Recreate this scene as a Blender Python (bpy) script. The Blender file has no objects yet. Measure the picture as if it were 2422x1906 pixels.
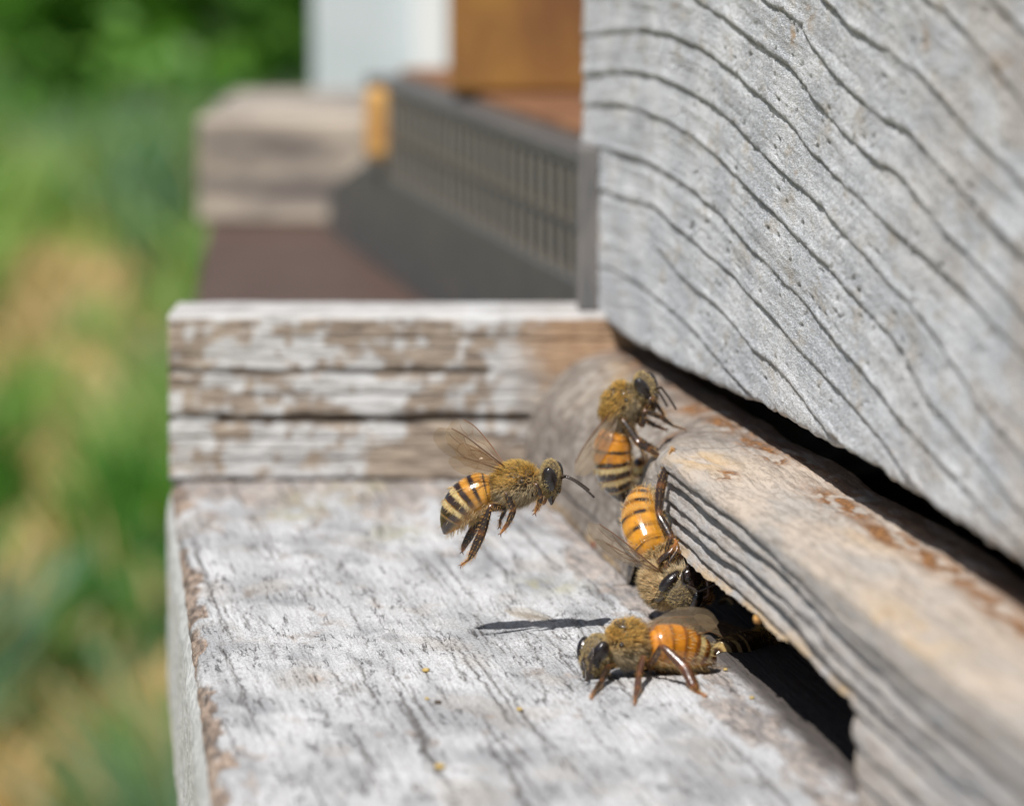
import bpy, math, random
import numpy as np
from mathutils import Vector, Matrix

# ------------------------------------------------------------------ camera, world, sun, exposure  (1 unit = 1 cm)
S = bpy.context.scene
COL = S.collection
FPX, W, H = 10900.0, 2422.0, 1906.0
CAM_Z = 7.2
PITCH = math.atan(1203.0 / FPX)
cam_d = bpy.data.cameras.new('camera')
cam = bpy.data.objects.new('camera', cam_d); COL.objects.link(cam)
cam.location = (0, 0, CAM_Z)
cam.rotation_euler = (math.pi / 2 - PITCH, 0, 0)
cam_d.sensor_width = 36.0
cam_d.lens = 36.0 * FPX / W
cam_d.clip_start = 1.0
cam_d.clip_end = 60000.0
cam_d.dof.use_dof = True
cam_d.dof.focus_distance = 44.5
cam_d.dof.aperture_fstop = (cam_d.lens * 1e-3) / 0.46      # aperture 4.6 mm across in these units
S.camera = cam

SUN = Vector((-0.25, -0.50, 0.83)).normalized()            # towards the sun
elev = math.asin(SUN.z); azim = math.atan2(SUN.x, SUN.y)
wd = bpy.data.worlds.new('World'); S.world = wd; wd.use_nodes = True
wn = wd.node_tree
sky = wn.nodes.new('ShaderNodeTexSky'); sky.sky_type = 'NISHITA'; sky.sun_disc = False
sky.sun_elevation = elev; sky.sun_rotation = azim
bg = wn.nodes['Background']; bg.inputs['Strength'].default_value = 0.05
wn.links.new(sky.outputs[0], bg.inputs['Color'])
sl = bpy.data.lights.new('sun', 'SUN'); sl.energy = 5.0; sl.angle = math.radians(0.53); sl.color = (1, 0.97, 0.93)
so = bpy.data.objects.new('sun', sl); COL.objects.link(so)
so.rotation_euler = (-SUN).to_track_quat('-Z', 'Y').to_euler()
S.view_settings.view_transform = 'Standard'
S.view_settings.look = 'None'
S.view_settings.exposure = 0.20
S.view_settings.gamma = 1.0
try: S.cycles.use_denoising = True
except Exception: pass
S.cycles.transparent_max_bounces = 24
S.cycles.max_bounces = 8

rng = np.random.default_rng(7)
random.seed(7)

# ------------------------------------------------------------------ picture point -> place
CP, SP = math.cos(PITCH), math.sin(PITCH)
def ray(px, py):
    a = (px - W / 2) / FPX; b = -(py - H / 2) / FPX
    return Vector((a, CP + b * SP, -SP + b * CP))
def on_z(px, py, z):
    d = ray(px, py); t = (z - CAM_Z) / d.z
    return Vector((d.x * t, d.y * t, z))
def at(px, py, D):
    d = ray(px, py); t = D / d.y
    return Vector((d.x * t, D, CAM_Z + d.z * t))
ANG = math.radians(7.2)
HU = Vector((-math.sin(ANG), math.cos(ANG), 0))             # along the hive front, away from the camera
HN = Vector((-math.cos(ANG), -math.sin(ANG), 0))            # out of the hive front

# ------------------------------------------------------------------ numpy noise
def _h(ix, iy, s):
    v = np.sin(ix * 127.1 + iy * 311.7 + s * 74.7) * 43758.5453
    return v - np.floor(v)
def vn(x, y, s=0):
    ix, iy = np.floor(x), np.floor(y); fx, fy = x - ix, y - iy
    fx = fx * fx * (3 - 2 * fx); fy = fy * fy * (3 - 2 * fy)
    return ((_h(ix, iy, s) * (1 - fx) + _h(ix + 1, iy, s) * fx) * (1 - fy) +
            (_h(ix, iy + 1, s) * (1 - fx) + _h(ix + 1, iy + 1, s) * fx) * fy)
def fbm(x, y, s=0, o=4):
    a, t, n = 1.0, 0.0, 0.0
    for k in range(o):
        t = t + a * vn(x * 2 ** k + 13.1 * k, y * 2 ** k - 7.7 * k, s + k); n += a; a *= 0.5
    return t / n
def sm(e0, e1, x):
    t = np.clip((x - e0) / (e1 - e0), 0, 1); return t * t * (3 - 2 * t)

# ------------------------------------------------------------------ object helpers
def link(name, me, mats=(), parent=None):
    o = bpy.data.objects.new(name, me); COL.objects.link(o)
    if me is not None:
        for m in mats: me.materials.append(m)
    if parent is not None: o.parent = parent
    return o
def tag(o, label=None, cat=None, group=None, kind=None):
    if label: o['label'] = label
    if cat: o['category'] = cat
    if group: o['group'] = group
    if kind: o['kind'] = kind
    return o
def empty(name, loc=(0, 0, 0)):
    o = bpy.data.objects.new(name, None); COL.objects.link(o); o.location = loc; o.empty_display_size = 0.5
    return o
def npmesh(name, V, F, smooth=True, col=None, mi=None, attrs=None):
    V = np.asarray(V, dtype=np.float32); F = np.asarray(F, dtype=np.int32)
    k = F.shape[1]; me = bpy.data.meshes.new(name)
    me.vertices.add(len(V)); me.vertices.foreach_set('co', V.ravel())
    me.loops.add(F.size); me.loops.foreach_set('vertex_index', F.ravel())
    me.polygons.add(len(F)); me.polygons.foreach_set('loop_start', np.arange(0, F.size, k, dtype=np.int32))
    me.polygons.foreach_set('use_smooth', np.full(len(F), smooth))
    if mi is not None: me.polygons.foreach_set('material_index', np.asarray(mi, dtype=np.int32))
    me.update(calc_edges=True)
    if col is not None: setcol(me, col)
    for a, v in (attrs or {}).items():
        at_ = me.attributes.new(a, 'FLOAT', 'POINT'); at_.data.foreach_set('value', np.asarray(v, dtype=np.float32).ravel())
    return me
def setcol(me, col):
    c = me.color_attributes.new('col', 'FLOAT_COLOR', 'POINT')
    c4 = np.ones((len(me.vertices), 4), dtype=np.float32); c4[:, :3] = col
    c.data.foreach_set('color', c4.ravel())
def gridfaces(nu, nv, base=0, flip=False):
    i = np.arange(nu - 1)[:, None]; j = np.arange(nv - 1)[None, :]
    a = i * nv + j
    f = np.stack([a, a + nv, a + nv + 1, a + 1], -1).reshape(-1, 4) + base
    return f[:, ::-1] if flip else f
def box(x0, x1, y0, y1, z0, z1, bev=0.0):
    """verts, faces of a box; bevelled by chamfering all edges when bev > 0"""
    import bmesh
    bm = bmesh.new(); bmesh.ops.create_cube(bm, size=1)
    for v in bm.verts:
        v.co = Vector(((x0 + x1) / 2 + v.co.x * (x1 - x0), (y0 + y1) / 2 + v.co.y * (y1 - y0), (z0 + z1) / 2 + v.co.z * (z1 - z0)))
    if bev: bmesh.ops.bevel(bm, geom=bm.edges[:], offset=bev, segments=2, profile=0.5, affect='EDGES')
    return bm
def boxobj(name, dims, m, parent=None, bev=0.02, mat=None):
    bm = box(*dims, bev); me = bpy.data.meshes.new(name)
    if mat is not None: bm.transform(mat)
    bm.to_mesh(me); bm.free()
    return link(name, me, [m], parent)
FR = Matrix.Rotation(ANG, 4, 'Z')                           # local y -> along the hive front

# ------------------------------------------------------------------ material helpers
class NT:
    def __init__(s, name):
        s.m = bpy.data.materials.new(name); s.m.use_nodes = True; s.t = s.m.node_tree
        s.b = s.t.nodes['Principled BSDF']; s.out = s.t.nodes['Material Output']
    def n(s, typ, ins=None, **props):
        nd = s.t.nodes.new('ShaderNode' + typ)
        for k, v in props.items(): setattr(nd, k, v)
        for k, v in (ins or {}).items(): s.set(nd.inputs[k], v)
        return nd
    def set(s, sock, v):
        if isinstance(v, bpy.types.NodeSocket): s.t.links.new(v, sock)
        else: sock.default_value = v
    def obj(s): return s.n('TexCoord').outputs['Object']
    def attr(s, a, out='Color'): return s.n('Attribute', attribute_name=a).outputs[out]
    def mp(s, vec, scale=(1, 1, 1), rot=(0, 0, 0), loc=(0, 0, 0)):
        return s.n('Mapping', {'Vector': vec, 'Scale': scale, 'Rotation': rot, 'Location': loc}).outputs[0]
    def noise(s, vec, scale, det=5, rough=0.55, dist=0.0):
        return s.n('TexNoise', {'Vector': vec, 'Scale': scale, 'Detail': det, 'Roughness': rough, 'Distortion': dist}).outputs['Fac']
    def vor(s, vec, scale, feature='F1', rnd=1.0):
        return s.n('TexVoronoi', {'Vector': vec, 'Scale': scale, 'Randomness': rnd}, feature=feature).outputs['Distance']
    def rng(s, v, a, b, c=0.0, d=1.0):
        return s.n('MapRange', {'Value': v, 'From Min': a, 'From Max': b, 'To Min': c, 'To Max': d}, interpolation_type='SMOOTHSTEP').outputs[0]
    def mth(s, op, a, b=0.0): return s.n('Math', {0: a, 1: b}, operation=op).outputs[0]
    def mix(s, f, a, b, mode='MIX'):
        nd = s.t.nodes.new('ShaderNodeMix'); nd.data_type = 'RGBA'; nd.blend_type = mode
        def c(v): return (*v, 1) if isinstance(v, tuple) and len(v) == 3 else v
        s.set(nd.inputs[0], f); s.set(nd.inputs[6], c(a)); s.set(nd.inputs[7], c(b)); return nd.outputs[2]
    def bump(s, h, dist, strength=1.0, normal=None):
        i = {'Height': h, 'Distance': dist, 'Strength': strength}
        if normal is not None: i['Normal'] = normal
        return s.n('Bump', i).outputs[0]
    def fin(s, col=None, rough=0.8, normal=None, **kw):
        if col is not None: s.set(s.b.inputs['Base Color'], (*col, 1) if isinstance(col, tuple) and len(col) == 3 else col)
        s.set(s.b.inputs['Roughness'], rough)
        if normal is not None: s.set(s.b.inputs['Normal'], normal)
        for k, v in kw.items(): s.set(s.b.inputs[k.replace('_', ' ')], v)
        return s.m

# ---- materials
def mat_floor():
    s = NT('flaked_white_paint'); o = s.obj()
    st = s.mp(o, (1, 0.16, 1))                                           # local y is the grain
    st2 = s.mp(o, (1, 0.07, 1), loc=(3, 1, 0))
    big = s.noise(s.mp(o, (1, 0.45, 1)), 0.9, 4, 0.6)
    mid = s.noise(st, 2.2, 6, 0.62, 0.3)
    fine = s.noise(s.mp(o, (1, 0.6, 1)), 34, 3, 0.65)
    speck = s.noise(s.mp(o, (1, 0.6, 1)), 75, 2, 0.6)
    c = s.mix(s.rng(mid, 0.38, 0.66), (0.70, 0.705, 0.72), (0.52, 0.53, 0.545))
    c = s.mix(s.mth('MULTIPLY', s.rng(big, 0.46, 0.66), 0.75), c, (0.34, 0.35, 0.37))
    c = s.mix(s.mth('MULTIPLY', s.rng(s.noise(s.mp(o, (1, .4, 1), loc=(9, 2, 0)), 1.4, 5), 0.52, 0.68), 0.5), c, (0.47, 0.42, 0.36))
    fib = s.noise(s.mp(o, (1, 0.035, 1), loc=(2, 7, 0)), 16, 4, 0.7, 0.15)
    fib2 = s.noise(s.mp(o, (1, 0.05, 1), loc=(5, 1, 0)), 34, 3, 0.7)
    fm = s.rng(s.noise(s.mp(o, (1, .4, 1), loc=(1, 8, 0)), 1.1, 3), .38, .62)
    c = s.mix(s.mth('MULTIPLY', s.rng(fib, 0.52, 0.66), s.mth('ADD', .12, s.mth('MULTIPLY', fm, .5))), c, (0.26, 0.255, 0.25))
    c = s.mix(s.mth('MULTIPLY', s.rng(fib2, 0.55, 0.65), .35), c, (0.30, 0.29, 0.28))
    # bare wood where the paint went
    paint = s.attr('bare', 'Fac')
    wood = s.mix(s.rng(s.noise(s.mp(o, (1, .3, 1)), 7, 6, .7), .36, .64), (0.10, 0.065, 0.045), (0.52, 0.39, 0.30))
    c = s.mix(paint, c, wood)
    c = s.mix(s.mth('MULTIPLY', s.attr('grime', 'Fac'), .75), c, (0.27, 0.28, 0.30))
    c = s.mix(s.mth('MULTIPLY', s.attr('lichen', 'Fac'), .6), c, (0.50, 0.47, 0.20))
    c = s.mix(s.mth('MULTIPLY', s.rng(fine, 0.50, 0.60), s.mth('ADD', .3, s.mth('MULTIPLY', s.rng(big, .35, .6), .4))), c, (0.17, 0.16, 0.155))
    c = s.mix(s.mth('MULTIPLY', s.rng(speck, 0.52, 0.62), 0.55), c, (0.2, 0.19, 0.18))
    c = s.mix(s.attr('crack_shade', 'Fac'), c, (0.07, 0.06, 0.055))
    w = s.noise(st2, 5.5, 5, 0.6, 0.5)
    ck = s.rng(s.mth('ABSOLUTE', s.mth('SUBTRACT', w, 0.5)), 0.0, 0.014, 1, 0)
    ck = s.mth('MULTIPLY', ck, s.rng(s.noise(s.mp(o, (1, .5, 1), loc=(4, 4, 0)), 2.8, 3), 0.47, 0.6))
    c = s.mix(s.mth('MULTIPLY', ck, 0.75), c, (0.09, 0.08, 0.075))
    h = s.mth('ADD', s.mth('MULTIPLY', fine, 0.7), s.mth('MULTIPLY', speck, 0.5))
    h = s.mth('SUBTRACT', h, s.mth('MULTIPLY', ck, 0.8))
    h = s.mth('SUBTRACT', h, s.mth('MULTIPLY', fib, 1.6))
    return s.fin(c, 0.82, s.bump(h, 0.028, 1.0), Specular_IOR_Level=0.25)
def mat_rail():
    s = NT('peeling_rail_paint'); o = s.obj()
    wood = s.mix(s.rng(s.noise(s.mp(o, (0.35, 1, 3)), 7, 6, 0.65), .35, .65), (0.115, 0.08, 0.055), (0.40, 0.32, 0.24))
    ora = s.attr('orange', 'Fac')
    wood = s.mix(ora, wood, s.mix(s.noise(o, 6, 4), (0.20, 0.10, 0.045), (0.50, 0.33, 0.19)))
    paint = s.mix(s.rng(s.noise(s.mp(o, (0.5, 1, 1.4)), 4, 6), .4, .65), (0.53, 0.53, 0.53), (0.36, 0.355, 0.35))
    c = s.mix(s.attr('bare', 'Fac'), paint, wood)
    c = s.mix(s.attr('crack_shade', 'Fac'), c, (0.03, 0.022, 0.018))
    return s.fin(c, 0.85, s.bump(s.noise(s.mp(o, (.3, 1, 2)), 30, 4), 0.03, 0.7), Specular_IOR_Level=0.2)
def mat_hive():
    s = NT('weathered_grey_paint'); o = s.obj()
    a = s.noise(s.mp(o, (1, 0.4, 1)), 1.6, 5, 0.6)
    f = s.noise(s.mp(o, (1, 0.35, 1)), 26, 4, 0.7)
    f2 = s.noise(s.mp(o, (1, 0.3, 1), rot=(0.25, 0, 0)), 60, 3, 0.7)
    c = s.mix(s.rng(a, 0.35, 0.68), (0.45, 0.475, 0.515), (0.72, 0.735, 0.76))
    c = s.mix(s.mth('MULTIPLY', s.rng(f, 0.50, 0.62), 0.5), c, (0.26, 0.26, 0.27))
    c = s.mix(s.mth('MULTIPLY', s.rng(f2, 0.50, 0.62), 0.7), c, (0.84, 0.84, 0.84))
    t = s.noise(s.mp(o, (1, 0.4, 1), loc=(5, 3, 1)), 3.0, 5, 0.65)
    c = s.mix(s.mth('MULTIPLY', s.rng(t, 0.53, 0.68), 0.5), c, (0.44, 0.37, 0.28))
    c = s.mix(s.mth('MULTIPLY', s.attr('streak', 'Fac'), 0.28), c, (0.27, 0.265, 0.26))
    c = s.mix(s.mth('MULTIPLY', s.attr('stain', 'Fac'), 0.8), c, (0.36, 0.23, 0.11))
    c = s.mix(s.mth('MULTIPLY', s.attr('crack_shade', 'Fac'), 0.8), c, (0.17, 0.165, 0.15))
    h = s.mth('ADD', f, s.mth('MULTIPLY', f2, 0.8))
    return s.fin(c, 0.8, s.bump(h, 0.03, 1.0), Specular_IOR_Level=0.3)
def mat_strip():
    s = NT('weathered_reducer_wood'); o = s.obj()
    a = s.noise(s.mp(o, (1, 0.25, 1)), 1.8, 5, 0.6)
    f = s.noise(s.mp(o, (1, 0.25, 1)), 16, 5, 0.7)
    f2 = s.noise(s.mp(o, (1, 0.5, 1)), 70, 3, 0.65)
    c = s.mix(s.rng(a, 0.35, 0.65), (0.60, 0.50, 0.41), (0.47, 0.43, 0.39))
    c = s.mix(s.attr('grey', 'Fac'), c, s.mix(s.rng(f, .4, .6), (0.38, 0.39, 0.41), (0.62, 0.61, 0.6)))
    c = s.mix(s.mth('MULTIPLY', s.rng(f, 0.48, 0.62), 0.45), c, (0.22, 0.17, 0.13))
    fb = s.noise(s.mp(o, (1, 0.06, 1), loc=(1, 1, 1)), 14, 4, .7, .3)
    c = s.mix(s.mth('MULTIPLY', s.rng(fb, .5, .64), .5), c, (.20, .165, .14))
    c = s.mix(s.mth('MULTIPLY', s.rng(f2, 0.52, 0.7), 0.4), c, (0.66, 0.60, 0.52))
    wn_ = s.mix(s.rng(s.noise(s.mp(o, (1, 1, 2.5)), 4, 5, .65), .4, .6), (0.16, 0.12, 0.09), (0.40, 0.35, 0.30))
    c = s.mix(s.mth('MULTIPLY', s.attr('worn', 'Fac'), .85), c, wn_)
    c = s.mix(s.mth('MULTIPLY', s.attr('honey', 'Fac'), 0.7), c, (0.66, 0.42, 0.16))
    br = s.mix(s.rng(s.noise(o, 22, 4, 0.7), 0.4, 0.62), (0.11, 0.055, 0.03), (0.42, 0.2, 0.07))
    c = s.mix(s.attr('stain', 'Fac'), c, br)
    c = s.mix(s.mth('MULTIPLY', s.attr('crack_shade', 'Fac'), 0.8), c, (0.14, 0.11, 0.09))
    h = s.mth('SUBTRACT', s.mth('ADD', f, s.mth('MULTIPLY', f2, 0.8)), fb)
    return s.fin(c, 0.78, s.bump(h, 0.03, 1.0), Specular_IOR_Level=0.3)
def mat_plain(name, c1, c2, scale=2.0, rough=0.8, stretch=(1, 1, 1), bump=0.02, spec=0.3):
    s = NT(name); o = s.obj(); nz = s.noise(s.mp(o, stretch), scale, 5, 0.6)
    return s.fin(s.mix(s.rng(nz, 0.35, 0.65), c1, c2), rough, s.bump(nz, bump, 0.6), Specular_IOR_Level=spec)
M = {}
M['floor'] = mat_floor(); M['rail'] = mat_rail(); M['hive'] = mat_hive(); M['strip'] = mat_strip()
M['edge'] = mat_plain('chalky_edge_paint', (0.66, 0.67, 0.68), (0.42, 0.43, 0.44), 9, 0.85, (1, .5, 1.4), 0.03)
M['black'] = mat_plain('black_slot_shade', (0.012, 0.012, 0.012), (0.02, 0.02, 0.02), 3)
M['dark'] = mat_plain('dark_inside_wood', (0.05, 0.035, 0.025), (0.09, 0.06, 0.04), 3)
M['post'] = mat_plain('grey_post_wood', (0.17, 0.155, 0.145), (0.10, 0.10, 0.10), 5, 0.8, (1, 1, .2))
M['guard'] = mat_plain('grey_guard_plastic', (0.075, 0.08, 0.084), (0.11, 0.105, 0.098), 1.2, 0.55)
M['brownboard'] = mat_plain('brown_board_paint', (0.078, 0.048, 0.038), (0.10, 0.066, 0.052), 0.8, 0.6)
M['guardd'] = mat_plain('dark_guard_bar', (0.05, 0.05, 0.052), (0.07, 0.07, 0.07), 1.2, 0.5)
M['slat'] = mat_plain('pale_grey_slat_plastic', (0.19, 0.195, 0.195), (0.25, 0.205, 0.15), 1.2, 0.5)
M['cream'] = mat_plain('weathered_cream_wood', (0.46, 0.40, 0.33), (0.15, 0.13, 0.12), 0.7, 0.85, (.5, 1, 1.6))
M['orange'] = mat_plain('orange_stained_wood', (0.33, 0.17, 0.04), (0.16, 0.07, 0.028), 0.35, 0.6, (1, 1, .5))
M['amberw'] = mat_plain('raw_pine_wedge', (0.55, 0.32, 0.10), (0.40, 0.20, 0.06), 2, 0.7)
M['amberw2'] = mat_plain('dull_wood_chip', (0.36, 0.21, 0.09), (0.22, 0.13, 0.07), 2, 0.7)
M['ledge'] = mat_plain('reddish_ledge_wood', (0.25, 0.125, 0.06), (0.16, 0.075, 0.04), 0.7, 0.7)
M['white'] = mat_plain('white_shaded_tone', (0.44, 0.50, 0.53), (0.50, 0.55, 0.58), 0.25, 0.6)  # white box on its shaded side, the bluish shade put into the colour
M['white2'] = mat_plain('white_sunlit_tone', (0.66, 0.69, 0.71), (0.7, 0.72, 0.73), 0.25, 0.6)  # the same white in its sunlit tone; the lid shares it

# ================================================================== BOTTOM BOARD
FLB = on_z(2020, 1906, 0)                                    # near foot of the reducer on the floor
def local(p):                                                # world -> hive frame (x: towards hive, y: away from camera)
    d = p - FLB; return (-(d.dot(HN)), d.dot(HU))
def world(x, y, z): return FLB - HN * x + HU * y + Vector((0, 0, z))
lf = local(on_z(404, 1135, 0)); ln = local(on_z(506, 1906, 0))
def xedge(y): return lf[0] + (ln[0] - lf[0]) * (y - lf[1]) / (ln[1] - lf[1])
Y_RAIL = local(on_z(800, 1137, 0))[1]
X0_STRIP = 0.0

board = empty('bottom_board', tuple(FLB)); board.rotation_euler = (0, 0, ANG)
tag(board, 'weathered white landing board of the hive with flaking paint, bees on it', 'hive floor')
def joint(y): return xedge(y)

def build_floor():
    ny, nx = 1000, 400
    ys = np.concatenate([np.linspace(-26, -1.2, 40)[:-1], np.linspace(-1.2, Y_RAIL + 0.3, ny)])
    xs = np.concatenate([np.linspace(0, 1, nx)])
    Yg, T = np.meshgrid(ys, xs, indexing='ij')
    e = lf[0] + (ln[0] - lf[0]) * (Yg - lf[1]) / (ln[1] - lf[1])
    e = e + 0.03 * (fbm(Yg * 3, T * 0 + 3, 5) - 0.5)
    xin = 3.2
    X = e + (xin - e) * T ** 1.08
    dE = X - e
    low = fbm(X * 0.7, Yg * 0.25, 1) - 0.5
    grain = fbm(X * 7, Yg * 0.5, 2) - 0.5
    grain2 = fbm(X * 18, Yg * 1.6, 3) - 0.5
    Z = 0.03 * low + 0.016 * grain + 0.010 * grain2 + 0.005 * (fbm(X * 40, Yg * 12, 7) - .5)
    # cracks: short wandering lines along the grain
    crack_shade = np.zeros_like(X)
    R = np.random.default_rng(3)
    L = [(-3.05, 4.4, 1.9, 0.016), (-3.1, 2.9, 2.2, 0.02), (-2.55, 1.4, 2.6, .014)]
    p = local(on_z(575, 1500, 0)); q = local(on_z(700, 1800, 0))
    for _ in range(420):
        L.append((R.uniform(-5.2, 0.4), R.uniform(-1, Y_RAIL), R.uniform(0.15, 0.8), R.uniform(0.004, 0.008)))
    for _ in range(34):
        L.append((R.uniform(-4.6, -.3), R.uniform(0, Y_RAIL), R.uniform(1.2, 3.0), R.uniform(0.006, 0.012)))
    for (cx, cy, ln_, w) in L:
        m = np.where((ys > cy - ln_) & (ys < cy + ln_))[0]
        if len(m) == 0: continue
        sub = slice(m[0], m[-1] + 1)
        yy = Yg[sub]; xx = X[sub]
        wob = cx + 0.09 * (fbm(yy * 1.5, yy * 0 + cx * 9, 4) - 0.5) + 0.06 * (fbm(yy * 9, yy * 0 + cx * 5, 6) - .5)
        fade = np.clip(1 - ((yy - cy) / ln_) ** 2, 0, 1)
        g = np.exp(-((xx - wob) / (w * (0.5 + fade))) ** 2) * fade ** 0.5
        crack_shade[sub] = np.maximum(crack_shade[sub], g)
    Z -= 0.018 * crack_shade
    # bare wood near the front edge, and by the back rail
    nb = fbm(X * 3, Yg * 0.9, 11) * 0.55 + fbm(X * 9, Yg * 2.5, 12) * 0.45
    bare = sm(0.46, 0.56, nb + 0.03 + .34 * (fbm(Yg * .55, X * 0 + 2, 14) ) - dE * (1.0 + 1.2 * fbm(Yg * 1.4, X * 0, 15)))
    bare = np.maximum(bare, sm(0.62, 0.70, nb - 0.04) * 0.5)
    bare = np.maximum(bare, 0.6 * sm(0.45, 0.62, nb + 0.2 - (Y_RAIL - Yg) * 0.07))
    bare = np.maximum(bare, 0.6 * sm(0.5, 0.62, nb + 0.25 - np.abs(X + 0.05) * 0.8))
    lich = np.zeros_like(X); grime = np.zeros_like(X)
    for (px, py, rx, ry) in ((760, 1180, .35, .9), (850, 1150, .3, .7), (690, 1215, .25, .6), (930, 1260, .3, .6), (1300, 1385, .3, .5)):
        q = local(on_z(px, py, 0)); lich = np.maximum(lich, np.exp(-((X - q[0]) / rx) ** 2 - ((Yg - q[1]) / ry) ** 2))
    for (px, py, rx, ry) in ((650, 1420, .5, .6), (700, 1560, .35, .5), (1180, 1790, .5, .6), (620, 1680, .25, .9), (1100, 1330, .5, 1.2), (1600, 1740, .3, .8), (1250, 1380, .4, .6), (900, 1500, .4, .5)):
        q = local(on_z(px, py, 0)); grime = np.maximum(grime, np.exp(-((X - q[0]) / rx) ** 2 - ((Yg - q[1]) / ry) ** 2))
    lich *= sm(.38, .6, nb); grime *= sm(.3, .62, fbm(X * 5, Yg * 1.6, 16))
    shade_in = sm(-.05, .5, X)  # inside the opening: bare wood, taken dark for the shade there
    bare = np.maximum(bare, shade_in)
    crack_shade = np.maximum(crack_shade, .93 * sm(-.02, .25, X + .25 * (nb - .5)))  # cracks, plus the shade inside the opening painted in dark
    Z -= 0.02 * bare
    Z -= 0.12 * np.exp(-np.clip(dE, 0, 9) / 0.05)            # worn arris
    V = np.stack([X, Yg, Z], -1).reshape(-1, 3)
    me = npmesh('floor_board', V, gridfaces(len(ys), nx, flip=True), attrs={'bare': bare, 'crack_shade': np.clip(crack_shade, 0, 1), 'lichen': lich, 'grime': grime})
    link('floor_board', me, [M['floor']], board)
    # front face of the board (faces left), chalky paint
    n2 = 60
    j = np.linspace(0, 1, n2)
    Yg2, J = np.meshgrid(ys[::2], j, indexing='ij')
    e0 = V.reshape(len(ys), nx, 3)[::2, 0, :]
    X2 = e0[:, 0][:, None] - 0.05 * np.sin(np.clip(J * 12, 0, math.pi / 2)) + 0.05 * (fbm(Yg2 * 1.2, J * 6, 9) - 0.5) * sm(0, 0.1, J) - 0.012 * (fbm(Yg2 * 8, J * 40, 8)) * sm(0, .1, J)
    Z2 = e0[:, 2][:, None] * (1 - J) + (-2.7) * J
    V2 = np.stack([X2, Yg2, Z2], -1).reshape(-1, 3)
    me = npmesh('front_edge', V2, gridfaces(len(ys[::2]), n2), attrs={})
    link('front_edge', me, [M['edge']], board)
    boxobj('board_core', (max(lf[0], ln[0], xedge(-26)) + 0.3, 30, -26, Y_RAIL + 1.5, -2.6, -0.35), M['dark'], board, 0.02)
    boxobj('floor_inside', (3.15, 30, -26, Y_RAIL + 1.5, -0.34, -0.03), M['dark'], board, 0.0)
    boxobj('back_rail', (28, 30, -26, Y_RAIL + 1.5, -0.02, 2.0), M['dark'], board, 0.02)  # this and the side rails below: unseen, added to keep light out underneath
    boxobj('side_rail', (.4, 27.9, -25.9, -24, -0.02, 2.0), M['rail'], board, 0.02)
    boxobj('side_rail', (2.6, 27.9, Y_RAIL + .1, Y_RAIL + 1.9, -0.02, 2.0), M['rail'], board, 0.02)
build_floor()

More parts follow.
